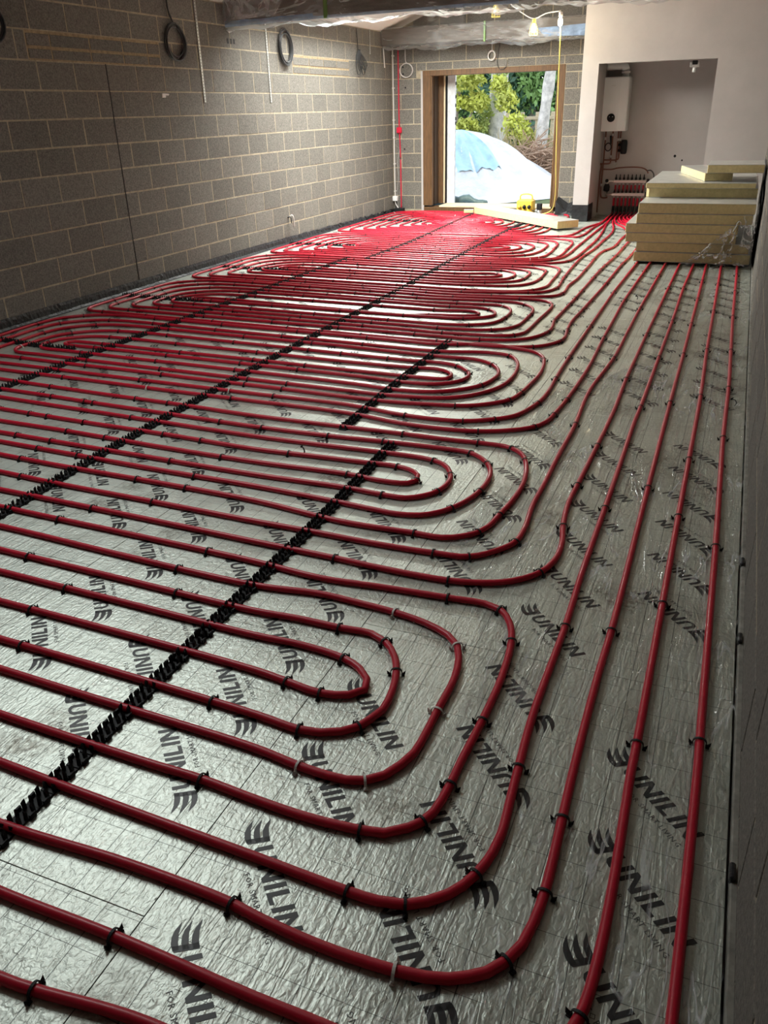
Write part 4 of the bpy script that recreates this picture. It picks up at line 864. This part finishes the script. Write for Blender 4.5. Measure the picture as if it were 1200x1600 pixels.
for z, yy, nm in ((.505, 14.05, 'flow_bar'), (.32, 13.99, 'return_bar')):
    br = MB().bbox(-1.91, -1.405, yy-.022, yy+.022, z-.025, z+.025, .008).obj(nm, BRASS, t)
    for i in range(8):
        x = -1.87+.0604*i
        MB().cyl((x, yy, z-.05), (x, yy, z-.02), .016, 10).obj('port_nut', BRASS, br, True)
        if z > .4: MB().lathe([(.014, .02), (.018, .03), (.018, .055), (.010, .06), (.007, .10), (.003, .105)], (x, yy, z), 12).obj('valve_head', BLACK, br, True)
        else: MB().lathe([(.015, .02), (.015, .05), (.008, .055), (.008, .075)], (x, yy-.0, z), 12).obj('flow_meter', BLACK, br, True)
MB().lathe([(.02, .36), (.045, .37), (.048, .43), (.035, .46), (.03, .47)], (-2.0, yb-.05, 0), 16).obj('pump', BLACK, t, True)
MB().tube(spline([(-1.91, 14.05, .505), (-1.96, 14.05, .51), (-2.0, 14.04, .49), (-2.0, 14.03, .45)], .02), .016, 8).obj('flow_union', BRASS, t, True)
MB().tube(spline([(-1.91, 13.99, .32), (-1.96, 14.0, .31), (-2.0, 14.03, .33), (-2.0, 14.03, .37)], .02), .016, 8).obj('return_union', BRASS, t, True)
MB().cyl((-2.0, yb-.08, .52), (-2.0, yb-.10, .52), .026, 14).obj('gauge', BLACK, t, True)
for z, yy in ((.505, 14.05), (.32, 13.99)): MB().bbox(-1.405, -1.365, yy-.02, yy+.02, z-.03, z+.04, .006).obj('end_valve', BLACK, t)
pw([(-1.41, 14.02, .66), (-1.36, 14.0, .67), (-1.31, 14.0, .62), (-1.30, 14.0, .5)], .009, GREYC, t, 'hose')
sl = MB()
for i in range(16):
    x = -1.87+.0604*(i//2); yw = 13.99 if i % 2 == 0 else 14.05; u = 0 if i % 2 == 0 else .028
    sl.tube(spline([(x, 13.84, PZ+u), (x, yw-.06, PZ+.012+u*.6), (x, yw-.01, PZ+.06+u*.3), (x, yw, .15)], .03), .0165, 8)
o = sl.obj('pipe_sleeves', BLACK, t, True); o['kind'] = 'stuff'
t = thing('ceiling_fitting', (-.86, BY-.4, 2.2), 'small pale bracket under the head of the alcove opening', 'fitting')
MB().bbox(-.93, -.80, 13.34, 13.42, 2.02, 2.09, .01).obj('bracket', PLASTER, t); MB().cyl((-.87, 13.38, 2.03), (-.87, 13.38, 1.96), .022, 12).obj('spigot', WHITE, t, True); MB().bbox(-.90, -.83, 13.33, 13.36, 2.05, 2.10, .006).obj('plate', BLACK, t)
for x, z, r in ((-1.04, .86, .02), (-.93, .80, .013)): MB().cyl((x, BY+.005, z), (x, BY-.002, z), r, 10).obj('wall_hole', BLACK, nb)
# ------------------------------------------------------------ insulation boards
def board(name, T, lx, ly, h, label, cat='board', group=None, chamfer=0):
    """foam core with foil facings; T places the box 0..lx, 0..ly, 0..h"""
    o = T.to_translation(); t = thing(name, o, label, cat, group)
    if chamfer:
        b = MB(); v = [(chamfer, 0), (lx, 0), (lx, ly), (0, ly), (0, chamfer)]
        vs = [T @ Vector((x, y, z)) for z in (.003, h-.003) for x, y in v]; b.add(vs, [(4, 3, 2, 1, 0), (5, 6, 7, 8, 9)]+[(i, (i+1) % 5, 5+(i+1) % 5, 5+i) for i in range(5)])
    else: b = MB().bbox(0, lx, 0, ly, .0025, h-.0025, .004, T=T)
    b.obj('foam_core', PUR, t)
    for z0, z1 in ((0, .003), (h-.003, h)): MB().box(.001+chamfer, lx-.001, .001, ly-.001, z0, z1, T=T).obj('foil_facing', FACING, t)
    return t
def at(x, y, z, rz=0, ry=0, rx=0): return Matrix.Translation((x, y, z)) @ Matrix.Rotation(rz, 4, 'Z') @ Matrix.Rotation(ry, 4, 'Y') @ Matrix.Rotation(rx, 4, 'X')
SB = [(-1.02, 9.66, 1.19, .10), (-1.005, 9.68, 1.15, .10), (-1.125, 9.66, 1.13, .095), (-1.135, 9.66, 1.145, .095), (-1.03, 9.66, 1.17, .10), (-1.02, 9.67, 1.17, .105)]
names = ['lowest yellow insulation board in the stack on the pipes', 'second insulation board from the floor in the stack', 'third insulation board from the floor, sticking out towards the pipes', 'fourth insulation board from the floor, sticking out towards the pipes', 'fifth insulation board from the floor, under the exposed foil step', 'insulation board whose exposed foil top forms the step of the stack']
z = .026; G = 'insulation boards stacked by the right wall'
for (x, y, lx, h), nm in zip(SB, names):
    board('insulation_sheet', at(x, y, z, rnd.uniform(-.004, .004)), lx, 2.35 if x > -1.1 else 1.9, h, nm, group=G); z += h+.002
TOPZ = z
board('insulation_sheet', at(-1.02, 10.28, z, .0), 1.17, 1.75, .10, 'insulation board with a broken corner above the foil step', group=G, chamfer=.03); z += .102
board('insulation_sheet', at(-1.02, 10.20, z, .0), 1.14, 1.85, .055, 'thin insulation board directly under the two loose offcuts', group=G); z += .057
board('insulation_offcut', at(-.42, 10.42, z, .26, 0, 0), .30, 1.35, .085, 'pale insulation offcut lying askew on top of the stack', group='offcuts on the stack')
board('insulation_offcut', at(-.40, 10.36, z+.088, .0, 0, .0), .58, .75, .085, 'topmost yellow insulation offcut against the right wall', group='offcuts on the stack')
LB = board('insulation_sheet', at(-4.09, 13.78, .026, math.atan2(-1.67, 1.73)), 2.40, .36, .1, 'loose insulation board lying across the pipes towards the opening')
board('insulation_offcut', at(-4.27, 13.80, .026, .3), .16, .10, .05, 'small timber coloured offcut at the far end of the loose board', group=None)
# crumpled clear wrap at the corner of the stack
r = random.Random(5); b = MB(); nu, nv = 34, 30; vs = []
for j in range(nv+1):
    for i in range(nu+1):
        u, v = i/nu, j/nv                    # u along the board front, v upwards; slopes from low left to high right
        x = -.52+u*.70; zt = .03+.62*max(0, u)**1.15; zz = .03+(zt-.03)*v
        y = 9.63-.05*(1-v)-.015*math.sin(u*21+v*7)-.02*abs(math.sin(u*9-v*13))-r.uniform(0, .022)*(1.2-v)
        vs.append((min(x, .205), y, zz))
b.add(vs, [(j*(nu+1)+i, j*(nu+1)+i+1, (j+1)*(nu+1)+i+1, (j+1)*(nu+1)+i) for j in range(nv) for i in range(nu)])
tag(b.obj('packing_film', WRAP, None, True), 'crumpled clear packing film over the lower right corner of the stack', 'film')
tag(sheet('polythene_strip', DPM, None, [(XR-.012, 9.72, .03), (XR-.012, 12.0, .03), (XR-.012, 12.0, 1.0), (XR-.02, 9.75, .72)], 30, 14, .004, 9), 'black polythene strip standing between the stack and the right wall', 'sheet')
# clear film laid under the outer pipes, lapped against the right wall
r = random.Random(8); nx, ny = 44, 330; vs = []; X0 = -.62
ph = [r.uniform(0, 6.28) for _ in range(12)]
for j in range(ny+1):
    y = .55+(9.9-.55)*j/ny; xl = X0+.22*math.sin(y*1.1+1)+.08*math.sin(y*3.7)-(.25 if 4 < y < 6 else 0)*math.sin((y-4)/2*math.pi)
    for i in range(nx+1):
        u = i/nx; x = xl+(XR-.012-xl)*u; z = .0022
        f = math.sin(x*38+y*2.1+2*math.sin(y*1.3+ph[0]))+math.sin((x*19-y*9)+ph[1]+1.5*math.sin(y*2.2))+.8*math.sin(x*61+y*4+ph[2])
        z += .0042*max(0, f-.6)
        if x > .155: z += (x-.155)/.05*.012*(1+.5*math.sin(y*7)+.4*math.sin(y*17+1))
        z = min(z, .0105 if x < .15 else .05); vs.append((x+.003*math.sin(y*11), y, z))
b = MB().add(vs, [(j*(nx+1)+i, j*(nx+1)+i+1, (j+1)*(nx+1)+i+1, (j+1)*(nx+1)+i) for j in range(ny) for i in range(nx)])
tag(b.obj('floor_film', FILM, None, True), 'wrinkled clear polythene under the pipes along the right wall', 'film')
MB().bbox(XR-.014, XR+.003, YB, 9.6, -.02, .022, .003).obj('edge_strip', M('edge_foam', (.22, .21, .185), .9, noise=(20, .3)), wr)
for y in (1.45, 2.42, 2.95): MB().bbox(XR-.018, XR-.004, y, y+.05, .012, .036, .004).obj('torn_flap', DPM, wr)
# small scraps on the film
for x, y, lab in ((-.75, 7.75, 'black clip lying loose on the foil among the right hand runs'), (.13, 4.95, 'loose black clip lying at the outermost run by the right wall'), (-1.93, 3.47, 'loose black clip on the foil near the end of the short rail')):
    o = link('loose_clip', CLIPM, None, (x, y, .016), (1.3, 0, rnd.uniform(0, 3))); tag(o, lab, 'clip')

# ------------------------------------------------------------ garden
GZ = -.06
GRASS = M('garden_ground', (.10, .13, .045), .95, noise=(3, .6), bump=(30, .6, .03))
g = MB(); n = 40; vs = []
for j in range(n+1):
    for i in range(n+1):
        x, y = -16+22*i/n, YF+.3+34*j/n; vs.append((x, y, GZ+.05*math.sin(x*.9)*math.sin(y*.7)*min(1, max(0, (y-17)/4))+max(0, y-20)*.02))
g.add(vs, [(j*(n+1)+i, j*(n+1)+i+1, (j+1)*(n+1)+i+1, (j+1)*(n+1)+i) for j in range(n) for i in range(n)])
tag(g.obj('ground', GRASS, None, True), 'rough green ground of the garden beyond the opening', 'ground', kind='structure')
# sheeted mound
MC = Vector((-5.75, 18.1, GZ)); t = thing('covered_mound', MC, 'big mound under pale polythene outside the opening', 'mound')
def mound(r0, r1, a0, a1, lift, name, mat):
    b = MB(); nr, na = 26, 72; vs = []; r_ = random.Random(3)
    for i in range(nr+1):
        for k in range(na+1):
            q = r0+(r1-r0)*i/nr; a = a0+(a1-a0)*k/na
            h = 1.24*(math.cos(math.pi*min(q, 1))*.5+.5)**.8 if q < 1 else 0
            wr_ = (.035*math.sin(a*23+q*4)+.025*math.sin(a*41-q*9)+.02*math.sin(a*9+q*14))*min(1, q*2)
            R = 2.6*(1+.07*math.sin(a*2+.5)+.05*math.sin(a*3))
            vs.append((MC.x+q*R*math.cos(a)*.95, MC.y+q*R*math.sin(a), GZ+max(.01, h+wr_*(.9 if q < .95 else .3))+lift))
    m = na+1; b.add(vs, [(i*m+k, i*m+k+1, (i+1)*m+k+1, (i+1)*m+k) for i in range(nr) for k in range(na)]); return b.obj(name, mat, t, True)
mound(0, 1.06, 0, 2*math.pi, 0, 'polythene_cover', M('mound_polythene', (.80, .79, .79), .3, noise=(2.2, .2), bump=(5, .9, .09), coat=.4))
mound(.04, .60, math.radians(195), math.radians(330), .02, 'blue_tarpaulin', M('blue_tarp', (.46, .66, .80), .4, noise=(2.5, .25), bump=(6, .6, .05)))
b = MB(); P = spline([(-5.95, 15.05, .10), (-5.4, 15.0, .12), (-4.9, 14.95, .10), (-4.55, 14.98, .12), (-4.2, 14.95, .06)], .08)
b.tube([Vector(q)+Vector((0, 0, .02*math.sin(i*1.3))) for i, q in enumerate(P)], [.05+.06*math.sin(math.pi*min(1, (i+1)/len(P)*1.15))+.012*math.sin(i*2.1) for i in range(len(P))], 10)
t2 = b.obj('folded_tarpaulin', M('green_tarp', (.10, .15, .14), .5, noise=(6, .4), bump=(10, .6, .03)), None, True); tag(t2, 'rolled grey green tarpaulin lying at the foot of the mound', 'tarpaulin')
tag(sheet('ground_sheet', M('pale_blue_sheet', (.33, .44, .56), .35, noise=(5, .3), bump=(9, .6, .03)), None, [(-6.6, 14.62, GZ+.04), (-3.0, 14.62, GZ+.05), (-3.2, 15.6, GZ+.06), (-6.6, 15.6, GZ+.06)], 60, 16, .012, 12), 'blue grey sheet spread on the ground outside the sill', 'sheet')
BARK = M('pale_bark', (.36, .31, .27), .9, noise=(9, .55), bump=(20, .8, .03)); BARKW = M('birch_bark', (.62, .58, .53), .85, noise=(7, .4), bump=(18, .5, .02))
def leafmat(n, c): return M(n, c, .6, noise=(1.5, .5), rand=0)
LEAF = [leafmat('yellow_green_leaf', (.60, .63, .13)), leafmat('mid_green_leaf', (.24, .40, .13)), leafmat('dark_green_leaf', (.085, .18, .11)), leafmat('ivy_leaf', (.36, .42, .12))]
rs = np.random.RandomState(4)
def foliage(name, mat, parent, blobs, n, size):
    V = []; Fs = []; per = int(n/len(blobs)); k = 0
    for cx, cy, cz, rx, ry, rz in blobs:
        d = rs.normal(size=(per, 3)); d /= np.linalg.norm(d, axis=1)[:, None]; q = rs.uniform(.45, 1.05, (per, 1))**.6
        c = np.array([cx, cy, cz])+d*q*np.array([rx, ry, rz])*(1+.22*np.sin(d[:, :1]*9+d[:, 2:]*7))
        u = rs.normal(size=(per, 3)); u /= np.linalg.norm(u, axis=1)[:, None]; w_ = np.cross(u, rs.normal(size=(per, 3))); w_ /= np.linalg.norm(w_, axis=1)[:, None]
        s = size*rs.uniform(.6, 1.3, (per, 1)); L, W = u*s, w_*s*.45
        V.append(np.stack([c-L, c+W, c+L, c-W], 1).reshape(-1, 3)); Fs.append(np.arange(per*4).reshape(-1, 4)+k); k += per*4
    me = bpy.data.meshes.new(name); me.from_pydata(np.concatenate(V).tolist(), [], np.concatenate(Fs).tolist()); me.materials.append(mat)
    o = link(name, me, parent); o['kind'] = 'stuff'; return o
def trunk(name, parent, pts, r0, r1, mat):
    P = spline(pts, .3); m = len(P); return MB().tube(P, [r0+(r1-r0)*i/(m-1)+.015*math.sin(i*2.3) for i in range(m)], 12).obj(name, mat, parent, True)
# direction helper: plan position at distance Y for a fraction s of the opening's width (0 left edge, 1 right edge)
def gx(s, y): return y*(-.335+s*.122)
def tree(name, base, label, group=None): return thing(name, base, label, 'tree', group)
y = 24.; x = gx(.50, y); t = tree('ivy_tree', (x, y, .0), 'thick pale trunk with ivy rising behind the mound')
trunk('trunk', t, [(x-.05, y, -.1), (x+.05, y, 1.2), (x+.1, y, 2.6), (x+.12, y, 5), (x+.2, y, 8)], .26, .2, BARKW)
for k in range(3): trunk('root', t, [(x+.1, y-.1, .35), (x+.35*math.cos(k*1.2-1.6), y-.45, .12), (x+.8*math.cos(k*1.2-1.6), y-.7, .0)], .14, .05, BARK)
foliage('ivy', LEAF[3], t, [(x-.25, y-.3, 1.5, .25, .25, .4), (x+.22, y-.3, 2.1, .22, .25, .5), (x-.25, y-.25, .9, .2, .25, .3)], 600, .085)
y = 21.5; x = gx(.985, y); t = tree('leaning_tree', (x, y, 0), 'pale leaning trunk at the right of the opening')
trunk('trunk', t, [(x-.12, y, -.1), (x-.1, y, .9), (x+.0, y, 2.0), (x+.14, y, 3.4), (x+.3, y, 6)], .15, .10, BARKW)
foliage('ivy', LEAF[1], t, [(x+.1, y-.1, 3.9, .7, .5, .6)], 250, .09)
y = 23; x = gx(.075, y); t = tree('birch_tree', (x, y, 0), 'slim white trunk at the left beside the door edge')
trunk('trunk', t, [(x, y, -.1), (x+.04, y, 2), (x+.02, y, 6)], .12, .07, BARKW); foliage('leaves', LEAF[0], t, [(x-.6, y, 4.6, 1., .8, .8)], 300, .1)
y = 22.5; x = gx(.08, y); t = tree('bright_shrub', (x, y, 0), 'bright yellow green spreading tree left of the ivy trunk')
for dx, dz in ((-.5, 1.9), (.2, 2.2), (.7, 1.8)): trunk('stem', t, [(x-.1, y, -.1), (x+dx*.4, y, 1.0), (x+dx, y, dz)], .07, .02, BARK)
foliage('leaves', LEAF[0], t, [(x-.2, y, 2.6, .55, .45, .28), (x+.45, y-.2, 2.25, .4, .4, .26), (x+.0, y-.1, 1.75, .42, .35, .2), (x+.66, y, 1.75, .3, .3, .22), (x-.3, y, 1.15, .4, .35, .26), (x+.5, y-.3, 1.15, .36, .3, .2)], 3600, .07)
y = 22; x = gx(.70, y); t = tree('bright_shrub', (x, y, 0), 'bright yellow green bush right of the ivy trunk')
trunk('stem', t, [(x, y, -.1), (x+.05, y, 1.2)], .06, .02, BARK)
foliage('leaves', LEAF[0], t, [(x, y, 1.2, .3, .3, .3), (x-.25, y, 1.75, .25, .25, .25), (x+.3, y, .9, .25, .3, .2), (x-.5, y+.2, 2.1, .22, .2, .2)], 1500, .065)
y = 29; x = gx(.86, y); t = tree('dark_conifer', (x, y, 0), 'dense dark green tree behind the leaning trunk')
trunk('trunk', t, [(x, y, -.1), (x, y, 4)], .2, .08, BARK)
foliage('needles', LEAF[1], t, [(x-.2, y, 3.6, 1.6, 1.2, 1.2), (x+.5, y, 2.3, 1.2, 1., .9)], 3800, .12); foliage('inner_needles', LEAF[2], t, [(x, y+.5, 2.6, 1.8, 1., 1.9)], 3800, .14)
for i, (s, y, h) in enumerate(((-.1, 33, 3.6), (.22, 34, 4.2), (.5, 35, 3.8), (.78, 36, 4.4), (1.12, 34, 4.0))):
    x = gx(s, y); t = tree('hedge_tree', (x, y, .2), ['dark green hedge tree far left through the opening', 'dark green hedge tree behind the bright spreading tree', 'dark green hedge tree behind the ivy trunk', 'dark green hedge tree behind the dense dark tree', 'dark green hedge tree past the right of the opening'][i], 'hedge trees behind the garden')
    trunk('trunk', t, [(x, y, 0), (x, y, h*.6)], .18, .08, BARK)
    foliage('crown', LEAF[2] if i % 2 else LEAF[1], t, [(x, y, h*.55, 1.9, 1.1, h*.55), (x+.4, y-.4, h*.95, 1.3, 1., h*.3)], 2600, .16)
# brushwood heap, fence
y = 20.5; x = gx(.87, y); t = thing('brush_heap', (x, y, 0), 'heap of dry brushwood behind the mound at the right', 'brushwood')
STICK = M('dry_twigs', (.42, .27, .18), .9, noise=(5, .5)); b = MB(); r = random.Random(2)
for k in range(420):
    a = r.uniform(-.75, .75); px = x+a*1.0; pz = r.uniform(.0, .85)*(1-abs(a)*.6); py = y+r.uniform(-.4, .4); d = Vector((r.gauss(0, 1), r.gauss(0, .5), r.gauss(0, .45))).normalized()*r.uniform(.15, .5)
    b.tube([Vector((px, py, pz))-d, Vector((px, py, pz))+d*.2+Vector((0, 0, .03)), Vector((px, py, pz))+d], [.014, .010, .005], 4)
o = b.obj('twigs', STICK, t); o['kind'] = 'stuff'
b = MB()
for k in range(220):
    px = x+r.uniform(-1.1, .7); py = y+1.2+r.uniform(-.4, .4); h = r.uniform(.5, 1.2); b.tube([(px, py, 0), (px+r.gauss(0, .08), py, h*.6), (px+r.gauss(0, .2), py, h)], [.012, .009, .004], 4)
o = b.obj('dead_stems', M('straw', (.50, .40, .20), .9, noise=(4, .4)), t); o['kind'] = 'stuff'
y = 25.5; t = thing('garden_fence', (gx(.8, y), y, .1), 'post and rail fence in front of the dark trees', 'fence')
for s in (.62, .76, .90, 1.04): MB().bbox(gx(s, y)-.05, gx(s, y)+.05, y-.05, y+.05, 0, 1.45, .01).obj('post', PALE_WOOD, t)
for z in (.75, 1.25): MB().bbox(gx(.58, y), gx(1.06, y), y-.09, y-.05, z, z+.09, .008).obj('rail', PALE_WOOD, t)
# every root and setting piece carries its sort
for o in sc.objects:
    if '_inv' in o: del o['_inv']
